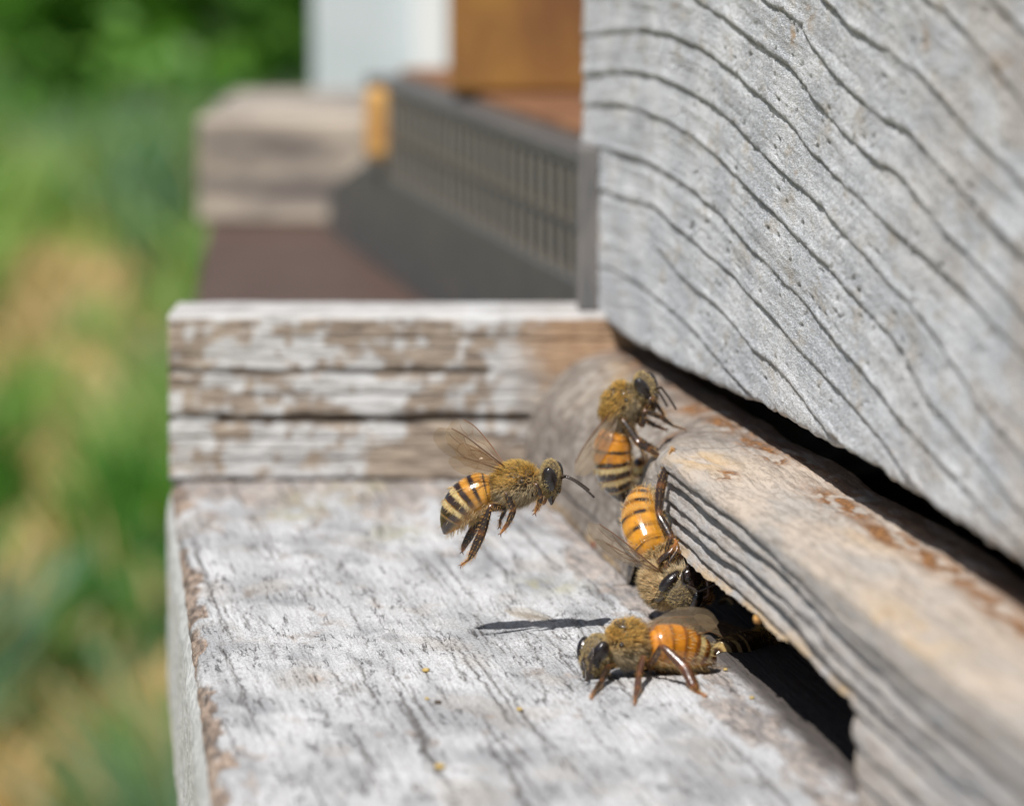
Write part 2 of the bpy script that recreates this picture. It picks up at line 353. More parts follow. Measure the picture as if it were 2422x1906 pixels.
def build_rail():
    # rail face towards the camera: local coordinates = world axes, rail object kept straight across the view
    xL, xR = at(404, 1135, 56.7).x, at(1450, 1135, 56.7).x + 1.6
    D0 = on_z(800, 1137, 0).y; top = 1.99; thick = 1.85
    nx, nz = 420, 150
    xs = np.linspace(xL, xR, nx)
    # path over the section: bottom front -> top front -> top back -> down the back
    path = []
    for k in range(nz): path.append((0.0, top * k / (nz - 1) + 0.0, 0))
    r = 0.06
    for k in range(1, 5): path.append((r * (1 - math.cos(k * math.pi / 8)), top + r * math.sin(k * math.pi / 8) - 0.0, 1))
    for k in range(1, 40): path.append((r + (thick - r) * k / 39, top + r, 1))
    for k in range(1, 8): path.append((thick, top + r - (top + 2.7) * k / 7, 2))
    P = np.array(path)
    Xg, I = np.meshgrid(xs, np.arange(len(P)), indexing='ij')
    Zg = P[I, 1] * 1.0; Dg = P[I, 0] * 1.0; K = P[I, 2]
    t = Zg / top
    s_ = lambda y: 1 - (y - 755) / (1137 - 755.0)              # picture height on the face
    crack_shade = np.zeros_like(Xg); dep = np.zeros_like(Xg)
    for (y, w, a, x0, x1) in ((878, 0.035, .7, 0, .72), (990, 0.05, 1.0, 0, .86), (1085, .02, .3, .1, .5), (800, .015, .3, .3, 1.), (930, .012, .25, .2, .9), (1035, .014, .3, 0, 1)):
        fx = (Xg - xL) / (xR - xL) * (1450 - 404 + 310) / (1450 - 404)
        line = s_(y) * top + 0.045 * (fbm(Xg * 1.3, Xg * 0 + y, 3) - .5) + 0.03 * (fbm(Xg * 7, Xg * 0 + y, 4) - .5)
        wv = w * (0.5 + fbm(Xg * 3, Xg * 0 + y, 6))
        g = np.exp(-((Zg - line) / wv) ** 2) * a * sm(x1 + .04, x1 - .02, fx) * sm(x0 - .05, x0, fx)
        crack_shade = np.maximum(crack_shade, g)
    crack_shade[K > 0] *= 0
    dep = 0.10 * crack_shade + 0.05 * (fbm(Xg * 0.8, Zg * 6, 20) - .5) + 0.03 * (fbm(Xg * 3, Zg * 22, 21) - .5)
    nb = 0.5 * fbm(Xg * 2.0, Zg * 3, 31) + .5 * fbm(Xg * 8, Zg * 7, 32)
    bare = .88 * sm(0.46, 0.60, nb + 0.20 * crack_shade + 0.13 * sm(.80, 1.0, t) + .16 * sm(.42, .2, t) * sm(-2.4, -.6, Xg) + 0.10 * sm(.36, .05, t) * sm(-1.5, .5, Xg + 1.5))
    bare = np.maximum(bare, .9 * sm(-.5, .6, Xg + 1.2 * (nb - .5)))
    bare[K == 1] *= 0.15; 
    ora = sm(-0.3, 0.7, Xg) * sm(0.35, .75, t + .4 * (nb - .5))
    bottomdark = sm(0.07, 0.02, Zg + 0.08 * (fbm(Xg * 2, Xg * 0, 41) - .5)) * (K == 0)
    crack_shade = np.maximum(crack_shade, bottomdark)
    Xe = Xg.copy(); Xe[0, :] = xL
    V = np.stack([Xe, D0 + Dg + dep * (K == 0) + 0.0, Zg + 0.02 * (fbm(Xg * 2, Dg * 2, 44) - .5) * (K == 1)], -1)
    me = npmesh('side_rail', V.reshape(-1, 3), gridfaces(nx, len(P)), attrs={'bare': bare, 'crack_shade': crack_shade, 'orange': ora})
    o = link('side_rail', me, [M['rail']], board); o.matrix_parent_inverse = (Matrix.Translation(FLB) @ FR).inverted()
    # left end of rail and of the floor below it
    bm = box(xL + 0.04, xL + 0.6, D0 + 0.05, D0 + thick - 0.02, -2.7, top + 0.03, 0.03)
    me = bpy.data.meshes.new('rail_end'); bm.to_mesh(me); bm.free()
    o = link('rail_end', me, [M['edge']], board); o.matrix_parent_inverse = (Matrix.Translation(FLB) @ FR).inverted()
    return D0
D_RAIL = build_rail()

# ================================================================== HIVE BODY (front board with deep weathered grain)
HP = on_z(1961, 1083, 2.02)                                   # a point of the front plane
def face_uz(px, py):
    d = ray(px, py); o = Vector((0, 0, CAM_Z)); t = (HP - o).dot(HN) / d.dot(HN)
    p = o + d * t; return (p - HP).dot(HU), p.z
def z3(l): return [(1350 + x / 1.897, y / 1.897) for x, y in l]
def z4(l): return [(1500 + x / 1.544, 800 + y / 1.544) for x, y in l]
GR = [
 z3([(-40,190),(60,165),(160,150),(330,140),(430,160),(560,215),(650,270),(760,350),(800,400),(900,480),(980,560),(1060,670),(1120,730),(1230,840),(1350,940),(1420,1020),(1520,1100),(1640,1210),(1760,1320),(1900,1470),(2034,1600)]),
 z3([(-40,350),(130,335),(250,325),(380,350),(520,410),(640,480),(740,560),(800,640),(860,700),(950,780),(1040,860),(1130,930),(1220,1050),(1330,1160),(1420,1270),(1530,1380),(1630,1510),(1720,1640)]) + z4([(1200,150),(1300,300),(1424,440)]),
 z3([(-40,490),(60,480),(180,470),(300,495),(430,550),(560,630),(650,700),(740,790),(820,870),(900,950),(980,1030),(1060,1110),(1160,1210),(1240,1310),(1330,1400),(1420,1500),(1500,1600)]) + z4([(1030,150),(1090,250),(1200,370),(1300,490),(1424,640)]),
 z3([(-40,640),(150,670),(240,700),(350,740),(480,810),(560,870),(660,960),(740,1040),(820,1130),(900,1210),(970,1280),(1050,1370),(1120,1460),(1200,1560)]) + z4([(830,120),(930,250),(1060,400),(1200,540),(1400,760)]),
 z3([(-40,820),(150,860),(250,900),(370,930),(440,990),(540,1080),(640,1170),(720,1240),(790,1320),(880,1400),(950,1480),(1030,1580)]) + z4([(700,150),(800,260),(900,370),(1020,540),(1150,680)]),
 z3([(380,1120),(420,1150),(470,1220),(560,1310),(660,1390),(740,1470),(810,1570),(880,1620)]) + z4([(560,150),(640,260),(700,340),(800,440)]),
 z3([(-40,1160),(180,1210),(300,1270),(400,1350),(500,1440),(580,1520),(640,1600)]) + z4([(330,110),(400,190),(450,240)]),
 z3([(480,-60),(600,30),(700,90),(790,170),(880,230),(960,290),(1020,350),(1060,410),(1100,470),(1180,560),(1260,640),(1350,710),(1460,780),(1560,880),(1640,1000),(1740,1110),(1860,1230),(2034,1420)]),
 z3([(820,-30),(880,20),(960,60),(1030,120),(1080,210),(1150,300),(1230,390),(1320,480),(1420,550),(1520,600),(1620,700),(1720,810),(1800,900),(1900,1020),(2034,1150)]),
 z3([(1070,-60),(1130,0),(1200,60),(1260,130),(1350,190),(1450,250),(1560,340),(1640,420),(1720,520),(1820,630),(1900,700),(2034,830)]),
 z3([(1530,-50),(1590,0),(1680,60),(1780,170),(1860,260),(1940,360),(2034,470)]),
 z3([(1820,-60),(1880,0),(1950,70),(2034,150)]),
]
hive = empty('beehive', tuple(HP)); hive.rotation_euler = (0, 0, ANG)
tag(hive, 'large grey painted hive box with deep curving wood grain', 'hive box')
def build_hive():
    uL = face_uz(1374, 600)[0]
    uN = -9.0
    nu = 1050
    us = np.concatenate([np.linspace(-34, uN, 30)[:-1], np.linspace(uN, uL, nu)])
    bot = [face_uz(x, y) for x, y in ((1340,735),(1420,752),(1500,813),(1600,868),(1746,936),(1790,952),(1863,1001),(1960,1052),(2057,1098),(2120,1150),(2180,1182),(2300,1258),(2422,1350),(2600,1440))]
    bot.sort(); bu, bz = zip(*bot)
    nz = 300
    v = np.concatenate([np.linspace(0, 1, nz) * 5.6, 5.6 + np.linspace(0, 1, 30)[1:] * 16])
    nv = len(v)
    U, Vv = np.meshgrid(us, v, indexing='ij')
    zb = np.interp(U[:, 0], bu, bz); zb = np.maximum(zb, 1.75) + 0.05 * (fbm(us * 1.1, us * 0, 50) - .5) + 0.05 * (fbm(us * 6, us * 0, 51) - .5)
    Z = zb[:, None] + Vv
    out = np.zeros_like(Z); crack_shade = np.zeros_like(Z)
    for k, g in enumerate(GR):
        pts = sorted(face_uz(x, y) for x, y in g); gu, gz = zip(*pts)
        gu = np.array(gu); gz = np.array(gz)
        ul = us
        zl = np.interp(ul, gu, gz)
        s0 = (gz[1] - gz[0]) / (gu[1] - gu[0] + 1e-6); zl = np.where(ul < gu[0], gz[0] + (ul - gu[0]) * np.clip(s0, .05, .35), zl)
        zl = zl + 0.03 * (fbm(ul * 3, ul * 0 + k, 60) - .5) + 0.02 * (fbm(ul * 14, ul * 0 + k, 61) - .5)
        live = sm(gu[-1] + 0.05, gu[-1] - 0.6, ul)
        amp = (0.25 + 1.3 * fbm(ul * 1.6, ul * 0 + k, 62)) * live
        d = Z - zl[:, None]
        # lip overhangs just above the line; below it a sharp step that eases out
        below = np.exp(np.clip(d, -5, 0) / 0.10) * (d <= 0)
        above = np.exp(-np.clip(d, 0, 5) / 0.012) * (d > 0)
        prof = -(below + above) * 0.025
        lip = 0.014 * np.exp(-((d - 0.05) / 0.05) ** 2)
        out += (prof + lip) * amp[:, None]
        wv = 0.011 + 0.006 * fbm(ul * 4, ul * 0 + k, 63)
        crack_shade = np.maximum(crack_shade, np.exp(-((d + 0.012) / wv[:, None]) ** 2) * np.clip(amp, 0, 1)[:, None])  # groove lines coloured darker: dirt that doubles as crease shade
    out += 0.06 * (fbm(U * 0.35, Z * 1.0, 70) - .5) + 0.016 * (fbm(U * 2.2, Z * 6, 71) - .5) + 0.014 * (fbm(U * 7, Z * 20, 72) - .5) + 0.012 * (fbm(U * 12, Z * 42, 73) - .5)
    rp = sorted(face_uz(x, y) for x, y in GR[2]); ru, rz = zip(*rp)
    Wc = Z - np.interp(us, ru, rz)[:, None]
    fibre = fbm(U * .45, Wc * 26, 74, 3) - .5
    out += 0.016 * fibre + 0.014 * (fbm(U * .25, Wc * 7, 75, 2) - .5)
    streak = sm(.52, .64, fbm(U * .35 + 4, Wc * 20, 76, 3)) * sm(.35, .6, fbm(U * .5, Z * 1.5, 77, 2))
    # little slanting pits
    R = np.random.default_rng(9)
    du = (uL - uN) / (nu - 1); dz = 5.6 / (nz - 1)
    for _ in range(420):
        u0 = R.uniform(uN, uL - 2); i0 = 29 + int((u0 - uN) / du); j0 = R.integers(3, nz - 4)
        hw, hh = int(R.uniform(3, 8)), 3
        i1, i2 = max(0, i0 - hw), min(len(us), i0 + hw + 1); j1, j2 = max(0, j0 - hh), min(nz, j0 + hh + 1)
        ii, jj = np.meshgrid(np.arange(i1, i2), np.arange(j1, j2), indexing='ij')
        g = np.exp(-((ii - i0) / (hw * .45)) ** 2 - ((jj - j0 + (ii - i0) * .12) / 0.9) ** 2)
        a = R.uniform(.4, 1)
        out[i1:i2, j1:j2] -= 0.05 * g * a; crack_shade[i1:i2, j1:j2] = np.maximum(crack_shade[i1:i2, j1:j2], g * a)
    # ochre stains
    stain = np.zeros_like(Z)
    for (x, y, ru, rz, a) in ((1875, 85, .35, .11, 1), (1915, 40, .3, .16, .7), (1883, 415, .15, .05, .8), (1873, 350, .1, .12, .6), (1600, 15, .4, .05, .6), (2190, 90, .3, .12, .8), (2380, 170, .5, .16, .9), (2385, 60, .4, .1, .6), (1760, 930, .5, .04, .8)):
        u0, z0 = face_uz(x, y)
        stain = np.maximum(stain, a * np.exp(-((U - u0) / ru) ** 2 - ((Z - z0) / rz) ** 2))
    stain *= sm(0.42, 0.6, fbm(U * 4, Z * 14, 80))
    stain = np.maximum(stain, .38 * sm(-1, -8, U) * sm(.46, .62, fbm(U * .8, Z * 2.2, 82)))
    stain = np.maximum(stain, 0.8 * np.exp(-Vv / 0.03) * sm(.5, .7, fbm(U * 1.5, Z * 2, 81)))
    # round the lower arris
    out -= 0.06 * np.exp(-Vv / 0.03)
    uu = U - 0
    # local frame of the hive empty: x = towards inside (-HN), y = HU
    Vt = np.stack([-out, uu, Z - HP.z], -1)
    # rounded far corner
    cr = np.exp(-(uL - U) / 0.06); Vt[..., 0] += 0.08 * cr
    # underside row block
    under = np.stack([np.stack([np.full(len(us), 0.08 + w), us, zb - HP.z + 0.02 * w], -1) for w in (0.3, 1.0, 1.9)][::-1], 1)
    allV = np.concatenate([under, Vt], 1); nt = nv + 3
    pad = lambda a: np.concatenate([np.zeros((a.shape[0], 3)), a], 1)
    me = npmesh('front_board', allV.reshape(-1, 3), gridfaces(len(us), nt, flip=False), attrs={'crack_shade': np.clip(pad(crack_shade), 0, 1), 'stain': pad(stain), 'streak': pad(streak), 'ridge': pad(sm(-.02, .03, out))})
    link('front_board', me, [M['hive']], hive)
    zt = 5.6 + 16 + 1.9 - HP.z
    boxobj('side_board', (0.12, 24, uL - 1.9, uL - 0.03, 0.05, zt), M['hive'], hive, 0.03)
    boxobj('side_board', (0.12, 24, -34, -32, 0.05, zt), M['hive'], hive, 0.03)
    boxobj('back_board', (24, 26, -34, uL, 0.05, zt), M['hive'], hive, 0.03)
    boxobj('inner_dark_filler', (1.9, 23.9, -31.9, uL - 1.95, 0.15, zt - .1), M['dark'], hive, 0.0)  # solid unseen filler, added to keep the hive interior dark
    boxobj('lid', (-0.6, 26.5, -34.5, uL + .5, zt, zt + 3), M['white2'], hive, 0.05)
    return uL
uL = build_hive()

# ================================================================== ENTRANCE REDUCER
red = empty('entrance_reducer', tuple(FLB)); red.rotation_euler = (0, 0, ANG)
tag(red, 'weathered wooden entrance reducer strip with an arched bee opening under the hive box', 'entrance reducer')
Y_OPEN0 = -0.15; Y_OPEN1 = local(on_z(1478, 1385, 0))[1]
Y_S0, Y_S1 = -24.0, local(Vector((0, D_RAIL, 0)))[1] + 0.02
def build_strip():
    TOPZ = 1.66
    ys = np.concatenate([np.linspace(Y_S0, -3.5, 40)[:-1], np.linspace(-3.5, Y_S1, 1000)])
    gl = sorted((lambda p: (p[1], p[0]))(local(on_z(x, y, 1.66))) for x, y in ((1500,845),(1727,985),(1843,1056),(1953,1113),(2044,1180),(2180,1250),(2310,1340),(2422,1424)))
    wid = (np.interp(ys, [a for a, b in gl], [b for a, b in gl]) + .22)[:, None]
    nf, nr, nt = 90, 8, 100
    Yg, I = np.meshgrid(ys, np.arange(nf + nr + nt + 10), indexing='ij')
    # opening height along the strip
    t0 = sm(Y_OPEN0 - 0.05, Y_OPEN0 + 0.55, ys); t1 = sm(Y_OPEN1 + .1, Y_OPEN1 - .7, ys)
    zb = 0.78 * t0 ** 0.7 * t1 + 0.015 + 0.14 * (fbm(ys * .8, ys * 0, 90) - .5) * t0 * t1 + .03 * (fbm(ys * 7, ys * 0, 91) - .5) * t0 * t1
    front = 0.0
    F = np.clip(I / (nf - 1), 0, 1)
    RR = (0.10 + 01.1 * sm(9.3, 13.5, ys) * (1 + .5 * (fbm(ys * 1.5, ys * 0, 120) - .5)))[:, None]
    Z = zb[:, None] + (TOPZ - RR - zb[:, None]) * F
    X = np.zeros_like(Z)
    # deep layered grain: four ridges that follow the opening on the way to the near end
    grey = np.zeros_like(Z); crack_shade = np.zeros_like(Z)
    dd = np.zeros_like(Z)
    for k, (h, dep, w) in enumerate(((1.50, .035, .05), (1.36, .075, .07), (1.17, .05, .05), (1.04, .085, .07), (0.88, .04, .05), (0.55, .03, .05), (0.3, .03, .05))):
        line = h + 0.07 * (fbm(ys * .35, ys * 0 + k, 95) - .5) + 0.03 * (fbm(ys * 2.5, ys * 0 + k, 96) - .5)
        line = line - 0.09 * sm(6, 0, ys) * (k < 5) - .10 * sm(4, -3, ys)
        d = Z - line[:, None]
        amp = (.5 + fbm(ys * .7, ys * 0 + k, 97))[:, None]
        below = np.exp(np.clip(d, -5, 0) / (w * 1.3)) * (d <= 0); above = np.exp(-np.clip(d, 0, 5) / 0.014) * (d > 0)
        dd += 1.35 * dep * (below + above) * amp
        crack_shade = np.maximum(crack_shade, .75 * np.exp(-((d + .008) / .013) ** 2) * np.clip(amp, 0, 1))
    X += dd * (I < nf)
    front_amt = (I < nf) * 1.0
    grey = front_amt * np.clip(.35 + .65 * fbm(Yg * 1, Z * 6, 98) + 4 * (dd - .03), 0, 1) * .9  # shade painted into the front face: grey recesses, cream crests
    # rounding
    kr = np.clip((I - nf + 1) / nr, 0, 1) * (I >= nf)
    r = (0.10 + 01.1 * sm(9.3, 13.5, ys) * (1 + .5 * (fbm(ys * 1.5, ys * 0, 120) - .5)))[:, None] + 0 * Z
    th = kr * math.pi / 2
    edge = (I >= nf)
    X = np.where(edge, r * (1 - np.cos(th)) + (dd[:, nf - 1])[:, None] * np.cos(th), X)
    Z = np.where(edge, TOPZ - r + r * np.sin(th), Z)
    kt = np.clip((I - nf - nr + 1) / nt, 0, 1) * (I >= nf + nr)
    X = np.where(I >= nf + nr, r + (wid - r) * kt ** 1.15, X)
    kb = np.clip((I - nf - nr - nt + 1) / 10, 0, 1)
    X = np.where(I >= nf + nr + nt, wid + 0 * X, X)
    Z = np.where(I >= nf + nr + nt, TOPZ - (TOPZ - zb[:, None]) * kb, Z)
    top = (I >= nf + nr // 2) & (I < nf + nr + nt)
    # top: undulating, worn
    Z = Z + top * (0.09 * (fbm(Yg * .5, X * 1.2, 100) - .5) + 0.06 * (fbm(Yg * .9, X * 7, 101) - .5) + .02 * (fbm(Yg * 2.5, X * 18, 106) - .5) + .012 * (fbm(Yg * 6, X * 26, 102) - .5))
    X = X + (I < nf + nr) * (0.03 * (fbm(Yg * 1.5, Z * 9, 103) - .5) + .012 * (fbm(Yg * 9, Z * 30, 104) - .5)) + 0.08 * (fbm(Yg * .3, Yg * 0, 105) - .5)[:, :] * (I < nf + nr + nt)
    # step where the strip has lost its top front at the far end
    st = sm(8.6, 9.6, ys)[:, None]
    far = sm(9.5, 11.5, Yg + .8 * (fbm(Yg, Z * 3 + X * 2, 121) - .5))
    grey = np.maximum(grey, far * (.55 + .45 * sm(.4, .6, fbm(Yg * 2, Z * 5 + X * 4, 122))))
    crack_shade = np.maximum(crack_shade, far * .75 * sm(.56, .62, fbm(Yg * .8, Z * 8 + X * 6, 123)))
    stain = np.zeros_like(Z)
    def blob(px, py, ru, rx, a=1.0, e=1.66):
        p = local(on_z(px, py, e)); return a * np.exp(-((Yg - p[1]) / ru) ** 2 - ((X - p[0]) / rx) ** 2) * (I >= nf)
    for b in ((1640,955,.6,.18,1),(1790,1060,1.1,.14,1.1),(1830,1085,.5,.1,1),(1712,1122,.3,.10,1.2),(1990,1190,1.2,.16,.9),(2110,1270,1.2,.16,1),(2230,1350,1.2,.14,1),(2380,1450,1.5,.16,.9),(1580,1010,.4,.12,.9),(1700,1000,.9,.14,.9)):
        stain = np.maximum(stain, blob(*b))
    stain = np.clip(stain * 1.6, 0, 1) * sm(.36, .50, fbm(Yg * 3, X * 12, 110))
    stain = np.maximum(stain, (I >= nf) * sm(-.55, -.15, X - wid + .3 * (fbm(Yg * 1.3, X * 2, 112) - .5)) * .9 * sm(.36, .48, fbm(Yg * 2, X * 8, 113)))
    honey = np.maximum.reduce([blob(1660,1085,1.,.3,.8), blob(2150,1480,1.5,.3,.6), blob(2060,1280,1.,.2,.4), blob(1480,870,1.,.4,.5), np.exp(-((Z - zb[:, None]) / .09) ** 2) * (I < nf) * .8])
    honey *= sm(.3, .6, fbm(Yg * 2, X * 7, 111))
    crack_shade = np.maximum(crack_shade * ((I < nf) | (Yg > 9.5)), (I >= nf) * .92 * sm(-.26, -.16, X - wid + .10 * (fbm(Yg * 1.3, X * 3, 114) - .5)))  # shade under the hive box painted along the back edge of the top
    V = np.stack([X, Yg, Z], -1).reshape(-1, 3)
    me = npmesh('reducer_bar', V, gridfaces(len(ys), Z.shape[1]), attrs={'crack_shade': np.clip(crack_shade, 0, 1), 'stain': np.clip(stain, 0, 1), 'honey': honey, 'grey': grey, 'worn': far})
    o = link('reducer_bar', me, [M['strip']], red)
    # rotate normals outward if needed is irrelevant for a closed look; back of hive cavity stays dark
build_strip()

# ================================================================== NEIGHBOURING HIVE
def frame_at(p, name): 
    o = empty(name, tuple(p)); o.rotation_euler = (0, 0, math.radians(7.8)); return o
def build_guard():
    p = Vector((0.93, 63.7, 0))
    g = frame_at(p, 'entrance_guard')
    tag(g, 'dark grey slotted guard panel on the neighbouring hive behind the rail', 'entrance guard')
    L0, L1 = -1.0, 28.5
    boxobj('top_rail', (0, 1.6, L0, L1, 3.36, 3.62), M['guard'], g, 0.06)
    boxobj('slot_shade_cap', (.35, 1.48, L1 - .1, L1 + .1, .0, 3.34), M['black'], g, 0.0)  # added black sheet that keeps the far slots dark
    boxobj('middle_rail', (0, .3, L0, L1, 2.5, 2.62), M['guardd'], g, 0.03)
    boxobj('lower_plate', (-.05, .3, L0, L1, 0, 1.86), M['guard'], g, 0.04)
    V = [(x, y, z) for x in (-.05, .3) for (y, z) in ((L1 + .02, 0), (35.6, 0), (35.6, .9), (L1 + .02, 1.85))]
    me = bpy.data.meshes.new('plate_end'); me.from_pydata(V, [], [(0, 1, 2, 3), (7, 6, 5, 4), (0, 4, 5, 1), (1, 5, 6, 2), (2, 6, 7, 3), (3, 7, 4, 0)]); me.update()
    link('plate_end', me, [M['guard']], g)
    boxobj('slot_shade_plate', (1.5, 1.58, L0, L1, 0, 3.35), M['black'], g, 0.0)  # black sheet standing in for the shade behind the slots
    me1 = me2 = None
    for k in range(29):
        y = L0 + .4 + k * 1.0
        for (z0, z1) in ((2.62, 3.36), (1.86, 2.5)):
            nm = 'slat'; zz = 0
            if me1 is None:
                o = boxobj(nm, (.0, .03, -.22, .22, 0, 1), M['slat'], g, 0.01); me1 = o.data
            else:
                o = link(nm, me1, [], g)
            o.location = (0.0, y, z0); o.scale = (1, 1, z1 - z0)
    # wooden wedge at far end
    a = at(910, 275, 88.5)
    wv = boxobj('wooden_wedge', (a.x - .36, a.x + .36, 88.0, 89.6, 2.15, 3.5), M['amberw'], None, .15)
    tag(wv, 'orange pine wedge at the far end of the slotted grey guard', 'wedge')
build_guard()
def build_post():
    a, b = at(1366, 500, 56.9), at(1421, 500, 56.9)
    o = boxobj('corner_post', (a.x, b.x, 56.95, 58.2, 2.04, 4.1), M['post'], None, .06)
    tag(o, 'short dark grey wooden post against the hive corner on the rail', 'post')
build_post()
def build_neighbour():
    P = [on_z(492, 512, 0), on_z(452, 760, 0)]
    dirv = (P[1] - P[0]).normalized()
    pn = P[0] + dirv * ((P[0].y - 61.5) / -dirv.y)
    nb = empty('landing_board', (0, 80, 0)); tag(nb, 'dark brown landing board of the neighbouring hive beyond the rail', 'landing board')
    V = []
    for z in (0.0, -2.5):
        for (x, y) in ((pn.x, 61.5), (P[0].x, 104.5), (30, 104.5), (30, 61.5)): V.append((x, y - 80, z))
    me = bpy.data.meshes.new('deck'); me.from_pydata(V, [], [(0, 3, 2, 1), (4, 5, 6, 7), (0, 1, 5, 4), (1, 2, 6, 5), (2, 3, 7, 6), (3, 0, 4, 7)]); me.update()
    link('deck', me, [M['brownboard']], nb)
    a = at(466, 400, 101); b = at(872, 400, 101)
    bm = box(a.x, b.x, 101, 115, 0.004, 2.35, .12)
    me = bpy.data.meshes.new('weathered_block'); bm.to_mesh(me); bm.free()
    o = link('weathered_block', me, [M['cream']]); tag(o, 'weathered cream wooden block at far end of the brown board', 'wooden block')
    # ledge on the guard and orange box on it
    q0 = Vector((0.9, 60.2, 0)); 
    bm = box(1.62, 22, -1.0, 28.5, 3.3, 3.75, .05)
    bm.transform(Matrix.Translation(Vector((0.93 - .9, 63.7, 0))) @ Matrix.Rotation(math.radians(7.8), 4, 'Z'))
    me = bpy.data.meshes.new('hive_ledge'); bm.to_mesh(me); bm.free()
    o = link('hive_ledge', me, [M['ledge']]); tag(o, 'reddish brown wooden ledge above the slotted guard', 'ledge')
    a = at(1062, 100, 80)
    o = empty('stained_hive_box', (a.x + 10, 80, 3.77)); tag(o, 'orange brown stained wooden hive box standing on the reddish ledge', 'hive box')
    boxobj('box_wall', (-10, 14, 0, 20, .0, 24), M['orange'], o, .1)
    boxobj('hand_cleat', (-1, 9, -1.5, .0, 6, 8), M['orange'], o, .1)
    a = at(738, 100, 128); b = at(985, 100, 128); c = at(1066, 100, 128)
    o = empty('white_hive_box', (0, 128, -20)); tag(o, 'tall pale white painted hive box with sunlit face painted brighter in the background', 'hive box')
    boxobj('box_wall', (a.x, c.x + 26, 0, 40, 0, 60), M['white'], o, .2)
    boxobj('sunlit_face_strip', (b.x, c.x, -1.0, .0, 0, 60), M['white2'], o, .1)  # added strip, coloured brighter to stand for the box's sunlit face
    boxobj('hive_stand', (a.x - .0, c.x + 26, .5, 39, -20, -.0), M['dark'], o, .1)
build_neighbour()

